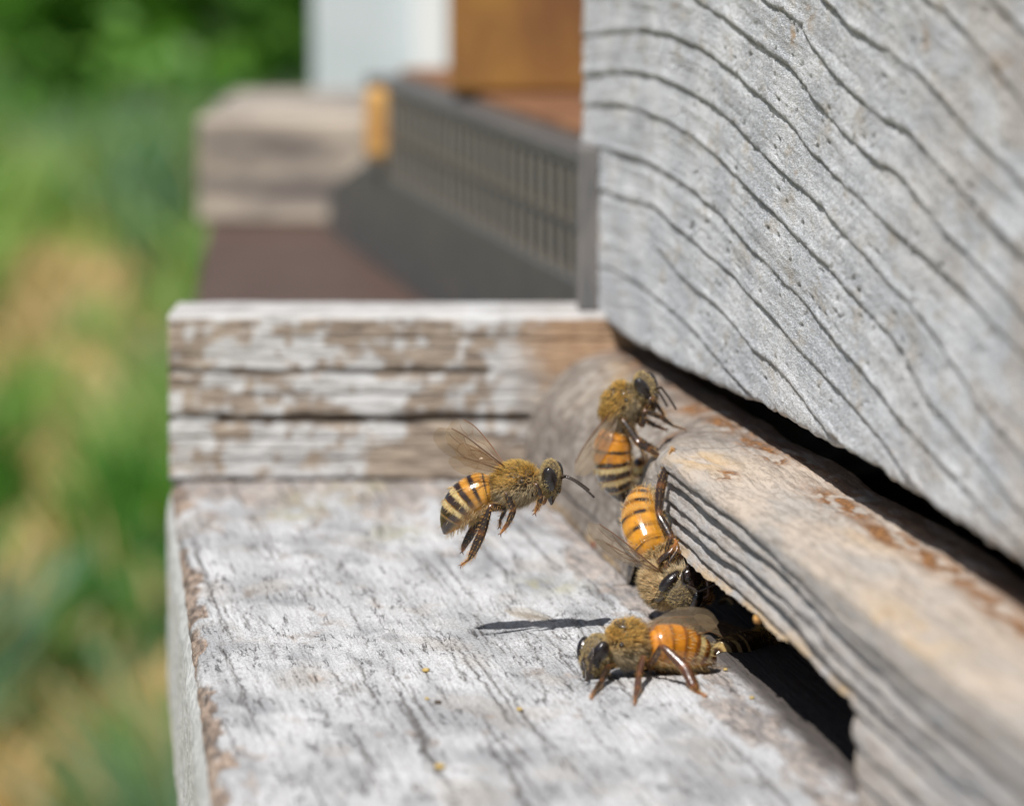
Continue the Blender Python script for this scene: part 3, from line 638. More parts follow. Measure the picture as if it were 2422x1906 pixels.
# ================================================================== MEADOW
GZ = -42.0
def mat_ground():
    s = NT('meadow_soil'); o = s.obj()
    c = s.mix(s.rng(s.noise(o, 0.035, 4), .42, .58), (0.07, 0.12, 0.03), (0.42, 0.30, 0.14))
    c = s.mix(s.rng(s.noise(o, 0.3, 4), .4, .7), c, (0.10, 0.12, 0.04))
    return s.fin(c, 0.95)
M['ground'] = mat_ground()
def mat_leaf(name):
    s = NT(name); c = s.attr('col')
    s.fin(c, 0.5, Specular_IOR_Level=0.35)
    tr = s.n('BsdfTranslucent', {'Color': s.mix(1.0, c, (1.2, 1.5, .6), 'MULTIPLY')}).outputs[0]
    mx = s.n('MixShader', {0: 0.35, 1: s.b.outputs[0], 2: tr}).outputs[0]
    s.t.links.new(mx, s.out.inputs[0]); return s.m
M['leaf'] = mat_leaf('leaf_blade')
def build_ground():
    n = 2
    V = [(-20000, -500, GZ), (20000, -500, GZ), (20000, 40000, GZ), (-20000, 40000, GZ)]
    me = bpy.data.meshes.new('ground'); me.from_pydata(V, [], [(0, 1, 2, 3)]); me.update()
    tag(link('ground', me, [M['ground']]), kind='structure')
    # grass: curved blades in clumps, wedge of view plus margin
    R = np.random.default_rng(21)
    N = 80000
    D = 190 + (1500 - 190) * R.random(N) ** 1.7
    X = D * R.uniform(-.22, .03, N)
    cl = fbm(X / 13 + 53, D / 55 + 9.5, 130, 3); cl2 = fbm(X / 8 + 70, D / 60, 131, 2)
    tan = np.zeros(N)
    for (px, py, rx, ry) in ((60, 690, 4.5, 60), (270, 700, 5, 50), (230, 1190, 4, 35), (330, 1230, 2.5, 25), (60, 1470, 2.2, 22), (120, 1760, 2.4, 16), (20, 900, 3, 40), (350, 900, 2, 30)):
        q = on_z(px, py, GZ); tan = np.maximum(tan, np.exp(-((X - q.x) / rx) ** 2 - ((D - q.y) / ry) ** 2))
    cl = cl - .16 * tan
    keep = (sm(.38, .56, cl) * .85 + .22) > R.random(N)
    D, X, cl, cl2 = D[keep], X[keep], cl[keep], cl2[keep]; N = len(D)
    hgt = (2.5 + 8 * sm(.46, .65, cl)) * R.uniform(.6, 1.3, N) * (1 + D / 1500)
    wd_ = R.uniform(.25, .8, N) * (1 + D / 900)
    a = R.uniform(0, 2 * math.pi, N); lean = R.uniform(.1, .8, N) * hgt; la = R.uniform(0, 2 * math.pi, N)
    base = np.stack([X, D, np.full(N, GZ)], -1)
    wv = np.stack([np.cos(a), np.sin(a), a * 0], -1) * wd_[:, None]
    lv = np.stack([np.cos(la), np.sin(la), la * 0], -1) * lean[:, None]
    up = np.zeros((N, 3)); up[:, 2] = 1
    v0 = base - wv / 2; v1 = base + wv / 2
    m = base + lv * .3 + up * (hgt * .6)[:, None]; v2 = m + wv * .45; v3 = m - wv * .45
    tip = base + lv + up * hgt[:, None]
    V = np.stack([v0, v1, v2, v3, tip - wv * .05, tip + wv * .05], 1).reshape(-1, 3)
    b = np.arange(N)[:, None] * 6
    F = np.concatenate([b + np.array([0, 1, 2, 3]), b + np.array([3, 2, 5, 4])])
    g1 = np.array([.07, .20, .025]); g2 = np.array([.30, .42, .12]); g3 = np.array([.15, .25, .17]); dry = np.array([.62, .43, .22])
    k = sm(.3, .7, cl2)[:, None]
    c = g1 * (1 - k) + g2 * k; k3 = sm(.5, .8, vn(X / 16, D / 30, 133))[:, None]; c = c * (1 - k3) + g3 * k3
    dr = (R.random(N) < .05 + .9 * sm(.53, .43, cl))[:, None]; c = np.where(dr, dry * R.uniform(.7, 1.3, (N, 1)), c * R.uniform(.7, 1.4, (N, 1)))
    me = npmesh('grass', V, F, False, np.repeat(c, 6, 0))
    tag(link('grass', me, [M['leaf']]), 'mixed green and straw coloured meadow grass', None, None, 'stuff')
    for i, (px, D0, w, h, lab, c0, c1) in enumerate((
        (60, 1150, 110, 150, 'dark green shrub at the far left of the meadow', (.025, .06, .012), (.07, .15, .03)),
        (430, 820, 60, 62, 'bright green shrub beside the cream block', (.06, .17, .02), (.16, .34, .05)),
        (640, 1050, 90, 150, 'dark shrub standing left of the white hive box', (.025, .055, .012), (.05, .12, .02)),
        (330, 1300, 130, 190, 'dark tall shrub at the back of the meadow', (.02, .045, .01), (.05, .10, .02)),
        (-60, 1250, 120, 170, 'tall shadowy shrub cut by the left picture edge', (.02, .045, .01), (.05, .11, .02)))):
        c = at(px, 300, D0); root = empty('shrub', (c.x, D0, GZ)); tag(root, lab, 'shrub')
        Rk = np.random.default_rng(40 + i); n = 5200
        cc = Rk.normal(size=(26, 3)) * np.array([w * .27, w * .25, h * .22]) + np.array([0, 0, h * .5])
        w_i = Rk.integers(0, 26, n); p = cc[w_i] + Rk.normal(size=(n, 3)) * w * .09; p[:, 2] = np.abs(p[:, 2])
        t = Rk.normal(size=(n, 3)); t /= np.linalg.norm(t, axis=1)[:, None]; b_ = np.cross(t, Rk.normal(size=(n, 3))); b_ /= np.linalg.norm(b_, axis=1)[:, None]
        L = Rk.uniform(2.5, 5.5, n)[:, None]
        V = np.stack([p - t * L, p + b_ * L * .45, p + t * L, p - b_ * L * .45], 1).reshape(-1, 3)
        k = Rk.random((26, 1))[w_i]; col = (np.array(c0) * (1 - k) + np.array(c1) * k) * Rk.uniform(.7, 1.3, (n, 1))
        me = npmesh('foliage', V, np.arange(4 * n).reshape(-1, 4), False, np.repeat(col, 4, 0)); 
        f = link('foliage', me, [M['leaf']], root); f['kind'] = 'stuff'
        V, F, C_ = [], [], []
        for s_ in range(6):
            q = cc[s_]; st = len(V)
            for (z, r_) in ((0, 1.4), (.5, .9), (1, .3)):
                for a_ in range(5): V.append((q[0] * z + r_ * math.cos(a_ * 1.257), q[1] * z + r_ * math.sin(a_ * 1.257), q[2] * z))
            for l in range(2):
                for a_ in range(5): F.append((st + l * 5 + a_, st + l * 5 + (a_ + 1) % 5, st + l * 5 + 5 + (a_ + 1) % 5, st + l * 5 + 5 + a_))
        link('stems', npmesh('stems', V, F), [M['dark']], root)
build_ground()

# ================================================================== BEES
def mat_body():
    s = NT('bee_cuticle'); c = s.attr('col'); o = s.obj()
    nz = s.noise(o, 12, 4, .6)
    c = s.mix(s.rng(nz, .35, .7, 0, .35), c, s.mix(1.0, c, (.45, .3, .2), 'MULTIPLY'))
    gl = s.attr('gloss', 'Fac')
    rough = s.rng(gl, 0, 1, .55, .2)
    seg = s.attr('seg', 'Fac')
    h = s.mth('ADD', seg, s.mth('MULTIPLY', s.noise(o, 40, 3), .25))
    s.b.inputs['Subsurface Radius'].default_value = (.05, .02, .008); s.b.inputs['Subsurface Scale'].default_value = 1.0
    return s.fin(c, rough, s.bump(h, .010, .6), Subsurface_Weight=s.mth('MULTIPLY', gl, .2), Specular_IOR_Level=.55, Coat_Weight=s.mth('MULTIPLY', gl, .9), Coat_Roughness=.08)
def mat_fur():
    s = NT('bee_hair'); c = s.attr('col'); s.fin(c, .45, Specular_IOR_Level=.5)
    tr = s.n('BsdfTranslucent', {'Color': c}).outputs[0]
    s.t.links.new(s.n('MixShader', {0: .55, 1: s.b.outputs[0], 2: tr}).outputs[0], s.out.inputs[0]); return s.m
def mat_wing():
    s = NT('wing_membrane'); o = s.obj()
    nz = s.noise(o, 8, 4, .6)
    g = s.n('BsdfGlossy', {'Color': (1, .9, .8, 1), 'Roughness': .3, 'Normal': s.bump(nz, .02, .8)}).outputs[0]
    d = s.n('BsdfDiffuse', {'Color': (.34, .25, .15, 1)}).outputs[0]
    dd = s.n('MixShader', {0: .38, 1: d, 2: g}).outputs[0]
    t = s.n('BsdfTransparent', {'Color': (.90, .84, .74, 1)}).outputs[0]
    f = s.attr('alpha', 'Fac')
    s.t.links.new(s.n('MixShader', {0: f, 1: t, 2: dd}).outputs[0], s.out.inputs[0]); return s.m
M['cut'] = mat_body(); M['fur'] = mat_fur(); M['wing'] = mat_wing()
def mat_gloss(name, col, rough=.15, coat=.6):
    s = NT(name); return s.fin(col, rough, None, Specular_IOR_Level=.6, Coat_Weight=coat, Coat_Roughness=.06)
def mat_eye():
    s = NT('bee_eye'); o = s.obj(); v = s.vor(o, 70)
    return s.fin((.012, .008, .007), .22, s.bump(v, .004, .5), Specular_IOR_Level=.6, Coat_Weight=.35, Coat_Roughness=.1)
M['eye'] = mat_eye(); M['vein'] = mat_gloss('wing_vein', (.16, .07, .03), .35, .2)
M['blackg'] = mat_gloss('black_mandible', (.02, .012, .01), .15)
def mat_leg():
    s = NT('bee_leg'); c = s.attr('col'); return s.fin(c, .28, s.bump(s.noise(s.obj(), 30, 3), .008, .5), Specular_IOR_Level=.6, Coat_Weight=.3, Coat_Roughness=.12)
M['leg'] = mat_leg()

def ico(n=3):
    import bmesh
    bm = bmesh.new(); bmesh.ops.create_icosphere(bm, subdivisions=n, radius=1)
    V = np.array([v.co[:] for v in bm.verts]); F = np.array([[v.index for v in f.verts] for f in bm.faces]); bm.free(); return V, F
ICO = ico(4); ICO3 = ico(3)
def nrm(v): v = np.asarray(v, float); return v / np.linalg.norm(v)
def bez(P, t):
    t = np.asarray(t)[:, None]; P = [np.asarray(p, float) for p in P]
    if len(P) == 3: return (1 - t) ** 2 * P[0] + 2 * t * (1 - t) * P[1] + t * t * P[2]
    return (1 - t) ** 3 * P[0] + 3 * t * (1 - t) ** 2 * P[1] + 3 * t * t * (1 - t) * P[2] + t ** 3 * P[3]
RT = [(0, .22), (.03, .42), (.09, .74), (.2, .95), (.35, 1.0), (.5, 1.0), (.64, .92), (.78, .74), (.88, .52), (.95, .30), (1.0, .06)]
def loft(C, R1, R2, U_, nseg=28):
    """closed loft: centres C, radii along up (R1) and side (R2)"""
    n = len(C); T = np.gradient(C, axis=0); T /= np.linalg.norm(T, axis=1)[:, None]
    up = np.asarray(U_, float)[None, :] - (T @ np.asarray(U_, float))[:, None] * T; up /= np.linalg.norm(up, axis=1)[:, None]
    sd = np.cross(T, up); th = np.linspace(0, 2 * math.pi, nseg, endpoint=False)
    V = C[:, None] + up[:, None] * (np.cos(th) * 1)[None, :, None] * R1[:, None, None] + sd[:, None] * np.sin(th)[None, :, None] * R2[:, None, None]
    V = V.reshape(-1, 3); F = []
    for i in range(n - 1):
        for j in range(nseg): F.append((i * nseg + j, i * nseg + (j + 1) % nseg, (i + 1) * nseg + (j + 1) % nseg, (i + 1) * nseg + j))
    V = np.vstack([V, C[0], C[-1]]); a, b = len(V) - 2, len(V) - 1
    T3 = [(a, (j + 1) % nseg, j) for j in range(nseg)] + [(b, (n - 1) * nseg + j, (n - 1) * nseg + (j + 1) % nseg) for j in range(nseg)]
    return V, F + T3
def tube(pts, rad, sides=8, sub=6, bulge=0.0, flat=1.0):
    """tapered tube through joints, each segment bulging a little; returns V,F and position 0..n along"""
    pts = [np.asarray(p, float) for p in pts]; C, R, Tt = [], [], []
    n = len(pts) - 1
    for i in range(n):
        for k in range(sub + (1 if i == n - 1 else 0)):
            t = k / sub; C.append(pts[i] * (1 - t) + pts[i + 1] * t)
            r = rad[i] * (1 - t) + rad[i + 1] * t
            R.append(r * (1 + bulge * math.sin(math.pi * t))); Tt.append(i + t)
    C = np.array(C)
    # soften corners
    for _ in range(1): C[1:-1] = .25 * C[:-2] + .5 * C[1:-1] + .25 * C[2:]
    T = np.gradient(C, axis=0); T /= np.linalg.norm(T, axis=1)[:, None]
    ref = np.array([0.13, -1, 0.21]); s1 = np.cross(T, ref); s1 /= np.linalg.norm(s1, axis=1)[:, None]; s2 = np.cross(T, s1)
    th = np.linspace(0, 2 * math.pi, sides, endpoint=False); R = np.array(R)
    V = C[:, None] + (s1[:, None] * np.cos(th)[None, :, None] + s2[:, None] * flat * np.sin(th)[None, :, None]) * R[:, None, None]
    m = len(C); V = V.reshape(-1, 3)
    i = np.arange(m - 1)[:, None]; j = np.arange(sides)[None, :]
    F = np.stack([i * sides + j, i * sides + (j + 1) % sides, (i + 1) * sides + (j + 1) % sides, (i + 1) * sides + j], -1).reshape(-1, 4)
    V = np.vstack([V, C[0], C[-1]])
    return V, F, np.concatenate([np.repeat(Tt, sides), [0, n]])
def hairs(P, Nn, L, w, col, bend, R):
    """thin bent three-sided hairs at P, pointing along Nn, tips bent towards bend"""
    n = len(P); L = L[:, None]
    side = np.cross(Nn, R.normal(size=(n, 3))); side /= np.linalg.norm(side, axis=1)[:, None]; s2 = np.cross(Nn, side)
    m = P + Nn * L * .55 + bend * L * .12; tip = P + Nn * L * .9 + bend * L * .5
    ang = [0, 2.094, 4.189]
    r0 = [side * math.cos(a) * w + s2 * math.sin(a) * w for a in ang]
    V = np.stack([P + r for r in r0] + [m + r * .75 for r in r0] + [tip], 1).reshape(-1, 3)
    b = np.arange(n)[:, None] * 7
    F = np.concatenate([b + np.array(f) for f in ((0, 1, 4), (0, 4, 3), (1, 2, 5), (1, 5, 4), (2, 0, 3), (2, 3, 5), (3, 4, 6), (4, 5, 6), (5, 3, 6))])
    return V, F, np.repeat(col, 7, 0)

# wing outline and veins in wing space: x along (0..1), y across (leading edge at y=0, trailing edge negative)
FORE = [(0, 0), (.08, .012), (.3, .02), (.55, .022), (.8, .0), (.93, -.055), (1.0, -.14), (.985, -.22), (.9, -.295), (.75, -.335), (.6, -.325), (.42, -.25), (.25, -.15), (.1, -.06), (0, -.02)]
FV = [[(0, 0), (.3, .018), (.55, .02), (.72, .008), (.9, -.04)], [(0, -.01), (.22, -.02), (.42, -.03), (.5, .015)], [(.42, -.03), (.52, -.08), (.64, -.06), (.74, -.0)], [(.22, -.02), (.3, -.1), (.42, -.13), (.52, -.08)],
      [(.42, -.13), (.5, -.21), (.62, -.2), (.66, -.11), (.64, -.06)], [(.0, -.015), (.25, -.1), (.42, -.2), (.5, -.21)], [(.66, -.11), (.8, -.12), (.88, -.1)], [(.62, -.2), (.76, -.22)]]
HIND = [(0, 0), (.2, .01), (.5, .0), (.8, -.03), (.97, -.11), (1., -.17), (.93, -.25), (.75, -.31), (.55, -.32), (.35, -.26), (.15, -.12), (0, -.02)]
HV = [[(0, 0), (.3, .0), (.6, -.02), (.85, -.06)], [(0, -.01), (.25, -.1), (.45, -.13), (.7, -.15)], [(.45, -.13), (.42, -.2), (.5, -.27)], [(.45, -.13), (.5, -.02)]]
def wing(parent, root, tip, side, kind, alpha, width=1.0):
    """side: vector from leading edge towards trailing edge"""
    root = np.asarray(root, float); tip = np.asarray(tip, float); ax = tip - root; L = np.linalg.norm(ax); ax = ax / L
    sd = np.asarray(side, float); sd = sd - ax * sd.dot(ax); sd /= np.linalg.norm(sd); nn = np.cross(ax, sd)
    out = FORE if kind == 'forewing' else HIND; vs = FV if kind == 'forewing' else HV
    def pt(x, y):
        z = .035 * math.sin(x * 3.1) + .012 * math.sin(y * 60) * (1 - x * .5)
        return root + ax * x * L + sd * (-y) * L * width + nn * z * L
    # membrane: strips between leading and trailing outlines
    n = 26; xs = np.linspace(0.0, 1, n); k = int(np.argmax([p[0] for p in out]))
    le = out[:k + 1]; te = out[k:][::-1]
    ly = np.interp(xs, [p[0] for p in le], [p[1] for p in le]); ty = np.interp(xs, [p[0] for p in te], [p[1] for p in te])
    m = 9; V = [pt(x, a + (b - a) * j / (m - 1)) for x, a, b in zip(xs, ly, ty) for j in range(m)]
    F = gridfaces(n, m)
    me = npmesh(kind, V, F, True, attrs={'alpha': np.full(len(V), alpha)})
    o = link(kind, me, [M['wing']], parent)
    Va, Fa, nb = [], [], 0
    for i, v in enumerate(vs):
        r = (.0075 if i == 0 else .0028) * (.75 if kind == 'hindwing' else 1)
        P = [pt(*q) for q in v]
        a, f, _ = tube(P, [r * (1 - .5 * j / len(P)) for j in range(len(P))], 5, 4)
        Va.append(a); Fa.append(f + nb); nb += len(a)
    link('vein', npmesh('vein', np.vstack(Va), np.vstack(Fa)), [M['vein']], o)
    return o

def bee(name, label, sp):
    R = np.random.default_rng(sp.get('seed', 1)); D0 = sp['D']
    G = lambda q: np.array(at(q[0], q[1], D0 + (q[2] if len(q) > 2 else 0))[:])     # px, py, depth offset (cm)
    th = G(sp['thorax']); neck = G(sp['neck']); pet = G(sp['petiole']); amid = G(sp['abd_mid']); atip = G(sp['tip']); hd = G(sp['head'])
    up = nrm(sp['up']); aup = nrm(sp.get('aup', sp['up']))
    sc = sp.get('scale', 1.0)
    root = empty(name, tuple(th)); tag(root, label, 'bee', 'honey bees at the hive entrance')
    off = th.copy()
    # --- body parts
    ts = np.linspace(0, 1, 40); C = bez([pet, amid, atip], ts); rr = np.interp(ts, *zip(*RT))
    aw, ah = sp.get('abd_w', .205) * sc, sp.get('abd_h', .20) * sc
    parts = []
    parts.append(loft(C, rr * ah, rr * aw, aup))
    tax = nrm(neck - pet); tl = np.linalg.norm(neck - pet)
    tC = np.linspace(-1, 1, 22)[:, None] * tax * tl * .52 + th
    tr = np.sqrt(np.clip(1 - np.linspace(-1, 1, 22) ** 2, 0.02, 1)); tr = np.maximum(tr ** 0.85, .15)
    parts.append(loft(tC, tr * .175 * sc, tr * .18 * sc, up))
    parts.append(loft(bez([th, pet * .9 + th * .1, C[3]], np.linspace(0, 1, 8)), np.full(8, .055 * sc), np.full(8, .06 * sc), up))
    parts.append(loft(np.linspace(0, 1, 8)[:, None] * (hd - th) + th, np.full(8, .055 * sc), np.full(8, .055 * sc), up))
    hf = nrm(sp['face']); hv = np.asarray(sp['down'], float); hv = nrm(hv - hf * hv.dot(hf)); hl = np.cross(hf, hv)
    V, F = ICO3
    V = V.copy(); lat = V[:, 0] * .178 * sc; ver = V[:, 1] * .185 * sc; fr = V[:, 2] * .095 * sc
    tp = np.clip(V[:, 1], 0, 1); lat = lat * (1 - .42 * tp ** 1.5); fr = fr * (1 + .12 * tp) + .02 * tp * sc
    fr = np.where(V[:, 2] < 0, fr * .75, fr)
    HVt = hd + lat[:, None] * hl + ver[:, None] * hv + fr[:, None] * hf
    parts.append((HVt, [tuple(f) for f in F])); body_sc = sc; 
    Va, Fa, nb = [], [], 0
    for v, f in parts:
        Va.append(v); Fa += [tuple(i + nb for i in q) for q in f]; nb += len(v)
    me = bpy.data.meshes.new('tmp'); me.from_pydata((np.vstack(Va) - off).tolist(), [], Fa); me.update()
    tmp = bpy.data.objects.new('tmp', me); COL.objects.link(tmp)
    md = tmp.modifiers.new('r', 'REMESH'); md.mode = 'VOXEL'; md.voxel_size = .0085 * sc; md.use_smooth_shade = True
    m2 = tmp.modifiers.new('s', 'SMOOTH'); m2.iterations = 3; m2.factor = .5
    dg = bpy.context.evaluated_depsgraph_get(); ev = tmp.evaluated_get(dg); bme = bpy.data.meshes.new_from_object(ev)
    bpy.data.objects.remove(tmp); bme.name = 'body'
    n = len(bme.vertices); P = np.empty(n * 3, np.float32); bme.vertices.foreach_get('co', P); P = P.reshape(-1, 3).astype(float) + off
    # --- what each vertex is
    Cd = bez([pet, amid, atip], np.linspace(0, 1, 121)); d2 = ((P[:, None] - Cd[None]) ** 2).sum(-1); it = d2.argmin(1); t = it / 120.0
    Tn = np.gradient(Cd, axis=0); Tn /= np.linalg.norm(Tn, axis=1)[:, None]
    rad = P - Cd[it]; t = t + (rad * Tn[it]).sum(1) * 0
    dors = (rad @ aup) / (np.linalg.norm(rad, axis=1) + 1e-6)
    dth = np.linalg.norm((P - th) / .20, axis=1); dh = np.linalg.norm(P - hd, axis=1) / .19
    rab = np.interp(t, *zip(*RT)) * max(aw, ah) * 1.12 + .02
    isab = (np.linalg.norm(rad, axis=1) < rab) & (t > .02) & (np.linalg.norm(P - th, axis=1) > .15 * sc)
    ishd = ~isab & ((P - hd) @ tax * 1.0 + .10 > (P - th) @ tax * 0) & (dh < 1.08) & (np.linalg.norm(P - hd, axis=1) < np.linalg.norm(P - th, axis=1))
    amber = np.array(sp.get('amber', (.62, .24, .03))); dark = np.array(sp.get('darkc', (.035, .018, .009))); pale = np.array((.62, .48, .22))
    tw = t + .012 * (fbm(P[:, 0] * 9, P[:, 2] * 9, 5) - .5)
    segs = np.array([0, .17, .34, .51, .67, .82, 1.001]); si = np.clip(np.searchsorted(segs, tw, side='right') - 1, 0, 5)
    ft = (tw - segs[si]) / (segs[si + 1] - segs[si])
    bw = np.array(sp.get('bands', (.10, .2, .25, .55, .65, 1.0)))[si]           # share of each ring that is dark (rear part)
    wv_ = .16 * (fbm(P[:, 0] * 11, P[:, 1] * 11 + P[:, 2] * 7, 8, 2) - .5)
    kd = sm(1 - bw - .10, 1 - bw + .10, ft + wv_) * (bw > 0.01) * sm(1.0, .93, ft + .0 * wv_)
    kd = kd * (1 - sp.get('patchy', 0) * sm(.42, .55, fbm(P[:, 0] * 8, P[:, 2] * 8 + P[:, 1] * 5, 9, 2)))
    kd = kd * np.clip(sp.get('dmin', .15) + (1 - sp.get('dmin', .15)) * sm(-.55, .25, dors), 0, 1)
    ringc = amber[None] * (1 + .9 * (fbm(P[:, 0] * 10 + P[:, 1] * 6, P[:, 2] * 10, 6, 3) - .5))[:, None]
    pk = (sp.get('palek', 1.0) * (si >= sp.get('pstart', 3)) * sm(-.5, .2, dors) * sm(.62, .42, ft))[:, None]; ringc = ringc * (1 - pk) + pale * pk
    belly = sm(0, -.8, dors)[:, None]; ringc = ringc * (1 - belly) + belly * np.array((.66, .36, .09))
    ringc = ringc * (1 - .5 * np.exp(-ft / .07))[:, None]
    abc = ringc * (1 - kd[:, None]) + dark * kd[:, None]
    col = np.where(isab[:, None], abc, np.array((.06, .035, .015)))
    headc = np.array((.05, .035, .02)); col = np.where(ishd[:, None], headc, col)
    fc = ((P - hd) @ hf) > .03
    col = np.where((ishd & fc)[:, None], np.array((.13, .10, .06)), col)
    vv = (P - hd) @ hv
    seg = np.where(isab, ft * .9, 0.0); gloss = np.where(isab, 1.0, .1)
    setcol(bme, col)
    for a_, v_ in (('seg', seg), ('gloss', gloss)):
        q = bme.attributes.new(a_, 'FLOAT', 'POINT'); q.data.foreach_set('value', v_.astype(np.float32))
    body = link('body', bme, [M['cut']], root)
    # --- fur
    bme.calc_loop_triangles(); nt = len(bme.loop_triangles); tri = np.empty(nt * 3, np.int32); bme.loop_triangles.foreach_get('vertices', tri); tri = tri.reshape(-1, 3)
    A, B, Cc = P[tri[:, 0]], P[tri[:, 1]], P[tri[:, 2]]; nr_ = np.cross(B - A, Cc - A); ar = np.linalg.norm(nr_, axis=1); nr_ /= ar[:, None] + 1e-12
    tm = tri[:, 0]
    ia, ih = isab[tm], ishd[tm]; itx = ~ia & ~ih
    clump = sm(.38, .55, fbm(P[tm][:, 0] * 16 + P[tm][:, 1] * 9, P[tm][:, 2] * 16, 15, 2))
    dens = itx * (.35 + .9 * clump) + ih * (.75 - .5 * fc[tm]) + ia * (.006 + sp.get('abh', .10) * (t[tm] > .5) * (ft[tm] < .9 - bw[tm]) + .10 * (dors[tm] < -.35) + 1.0 * (t[tm] < .07))
    wgt = ar * dens; nh = int(1.15 * sp.get('hairs', 5200)); pick = R.choice(nt, nh, p=wgt / wgt.sum())
    r1, r2 = R.random((2, nh, 1)); fl = (r1 + r2 > 1); r1 = np.where(fl, 1 - r1, r1); r2 = np.where(fl, 1 - r2, r2)
    HP_ = A[pick] + (B - A)[pick] * r1 + (Cc - A)[pick] * r2; NN = nr_[pick]; ab = ia[pick]; hh = ih[pick]
    back = np.where(ab[:, None], Tn[it[tm[pick]]], -tax); 
    lay = np.where(ab, 1.1, .35)[:, None]
    Nn = NN + back * lay + R.normal(size=(nh, 3)) * .28; Nn /= np.linalg.norm(Nn, axis=1)[:, None]
    L = np.where(ab, R.uniform(.025, .055, nh), R.uniform(.035, .115, nh)); L = np.where(hh, R.uniform(.02, .045, nh), L)
    L = np.where(ab & (dors[tm[pick]] < -.1), L * 1.4, L)
    dtop = np.clip(NN @ up, -1, 1)
    gold = np.array(sp.get('gold', (.95, .68, .22))); cream_ = np.array((.95, .82, .58))
    hc = gold * sm(-.3, .6, dtop)[:, None] + cream_ * (1 - sm(-.3, .6, dtop))[:, None]
    hc = np.where(ab[:, None], np.array((.92, .74, .42)), hc); hc = np.where(hh[:, None], np.array((.86, .70, .38)), hc)
    hc = hc * R.uniform(.55, 1.1, (nh, 1))
    hc[(R.random(nh) < .1) & ~ab] *= .25
    V, F, cc = hairs(HP_ - off, Nn, L * sc, .0026, hc, back * .6 + np.array([0, 0, -.2]), R)
    f = link('fur', npmesh('fur', V, F, True, cc), [M['fur']], root); f['kind'] = 'stuff'
    # --- eyes
    for s_ in (-1, 1):
        V, F = ICO3; V = V.copy()
        ec = hd + hl * s_ * .138 * sc - hv * .02 * sc + hf * .022 * sc
        axv = nrm(hv + hl * s_ * -.28); axl = nrm(np.cross(hf, axv)) * s_
        E = ec + V[:, 1:2] * axv * .132 * sc + V[:, 0:1] * axl * .060 * sc + V[:, 2:3] * hf * .078 * sc
        link('eye', npmesh('eye', E - off, F), [M['eye']], root)
    # --- mandibles and folded tongue
    for s_ in (-1, 1):
        b0 = hd + hv * .15 * sc + hl * s_ * .06 * sc + hf * .02 * sc; b1 = hd + hv * .25 * sc + hl * s_ * .012 * sc + hf * .015 * sc
        V, F, q = tube([b0, (b0 + b1) / 2 + hl * s_ * .015, b1], [.028 * sc, .026 * sc, .012 * sc], 8, 4)
        link('mandible', npmesh('mandible', V - off, F), [M['blackg']], root)
    b0 = hd + hv * .16 * sc - hf * .03; V, F, q = tube([b0, b0 + hv * .10 * sc - hf * .03 * sc, b0 + hv * .02 * sc - hf * .08 * sc], [.02, .014, .01], 7, 5)
    o = link('proboscis', npmesh('proboscis', V - off, F, True, np.tile((.2, .07, .03), (len(V), 1))), [M['leg']], root)
    # clypeus
    V, F = ICO3; cl = hd + hv * .09 * sc + hf * .078 * sc
    kc = sp.get('clyp', 1.0)
    V = cl + V[:, 0:1] * hl * .055 * sc * kc + V[:, 1:2] * hv * .058 * sc * kc + V[:, 2:3] * hf * .035 * sc
    link('clypeus', npmesh('clypeus', V - off, F), [M['blackg']], root)
    # --- antennae
    for an in sp['antennae']:
        pts = [G(q) for q in an]
        V1, F1, q1 = tube(pts[:2], [.014, .013], 8, 6)
        Va, Fa, nb = [V1], [F1], len(V1)
        fl = bez(pts[1:] if len(pts) == 4 else [pts[1], (pts[1] + pts[-1]) / 2, pts[-1]], np.linspace(0, 1, 12))
        for k in range(11):
            g = fl[k] + (fl[k + 1] - fl[k]) * .08
            v, f_, _ = tube([g, (g + fl[k + 1]) / 2, fl[k + 1]], [.0105, .013, .0115], 8, 2); Va.append(v); Fa.append(f_ + nb); nb += len(v)
        V = np.vstack(Va); o = link('antenna', npmesh('antenna', V - off, np.vstack(Fa), True, np.tile((.03, .018, .012), (len(V), 1))), [M['leg']], root)
    # --- legs
    for lg in sp['legs']:
        pts = [G(q) for q in lg['p']]
        if lg.get('foot'):                                   # the foot stands on the floor; the joints above follow
            q = lg['p'][-1]; fp = np.array(on_z(q[0], q[1], .006)[:]); dy = fp[1] - pts[-1][1]; m_ = len(pts) - 1
            pts = [G((q[0], q[1], q[2] + dy * min(1, max(0, (i - 1)) / (m_ - 1)))) for i, q in enumerate(lg['p'][:-1])] + [fp]
        r = [x * sc * .86 for x in lg['r']]
        V, F, q = tube(pts, r, 10, 7, lg.get('bulge', .25), lg.get('flat', 1.0))
        n_ = len(pts) - 1; k = np.clip((q - (n_ - 1.0)) / .9, 0, 1)[:, None]
        c0 = np.array(lg.get('c', (.022, .013, .009))); c1 = np.array((.36, .13, .03))
        jn = np.exp(-((q - np.round(q)) / .10) ** 2)[:, None] * ((q > .5) & (q < n_ - .3))[:, None]
        cc = c0 * (1 - k) + c1 * k; cc = cc * (1 - jn * .3) + c1 * jn * .3
        # bristles
        nhh = lg.get('h', 160); idx = R.integers(10, len(V) - 12, nhh); cen = np.array([V[(i // 10) * 10:(i // 10) * 10 + 10].mean(0) for i in idx])
        nn = V[idx] - cen; nn /= np.linalg.norm(nn, axis=1)[:, None] + 1e-9
        dr = nrm(pts[-1] - pts[0]); nn = nn + dr * .7 + R.normal(size=nn.shape) * .2; nn /= np.linalg.norm(nn, axis=1)[:, None]
        hV, hF, hC = hairs(V[idx] - off, nn, R.uniform(.018, .042, nhh), .0016, np.tile((.80, .52, .18), (nhh, 1)), dr[None] * .5, R)
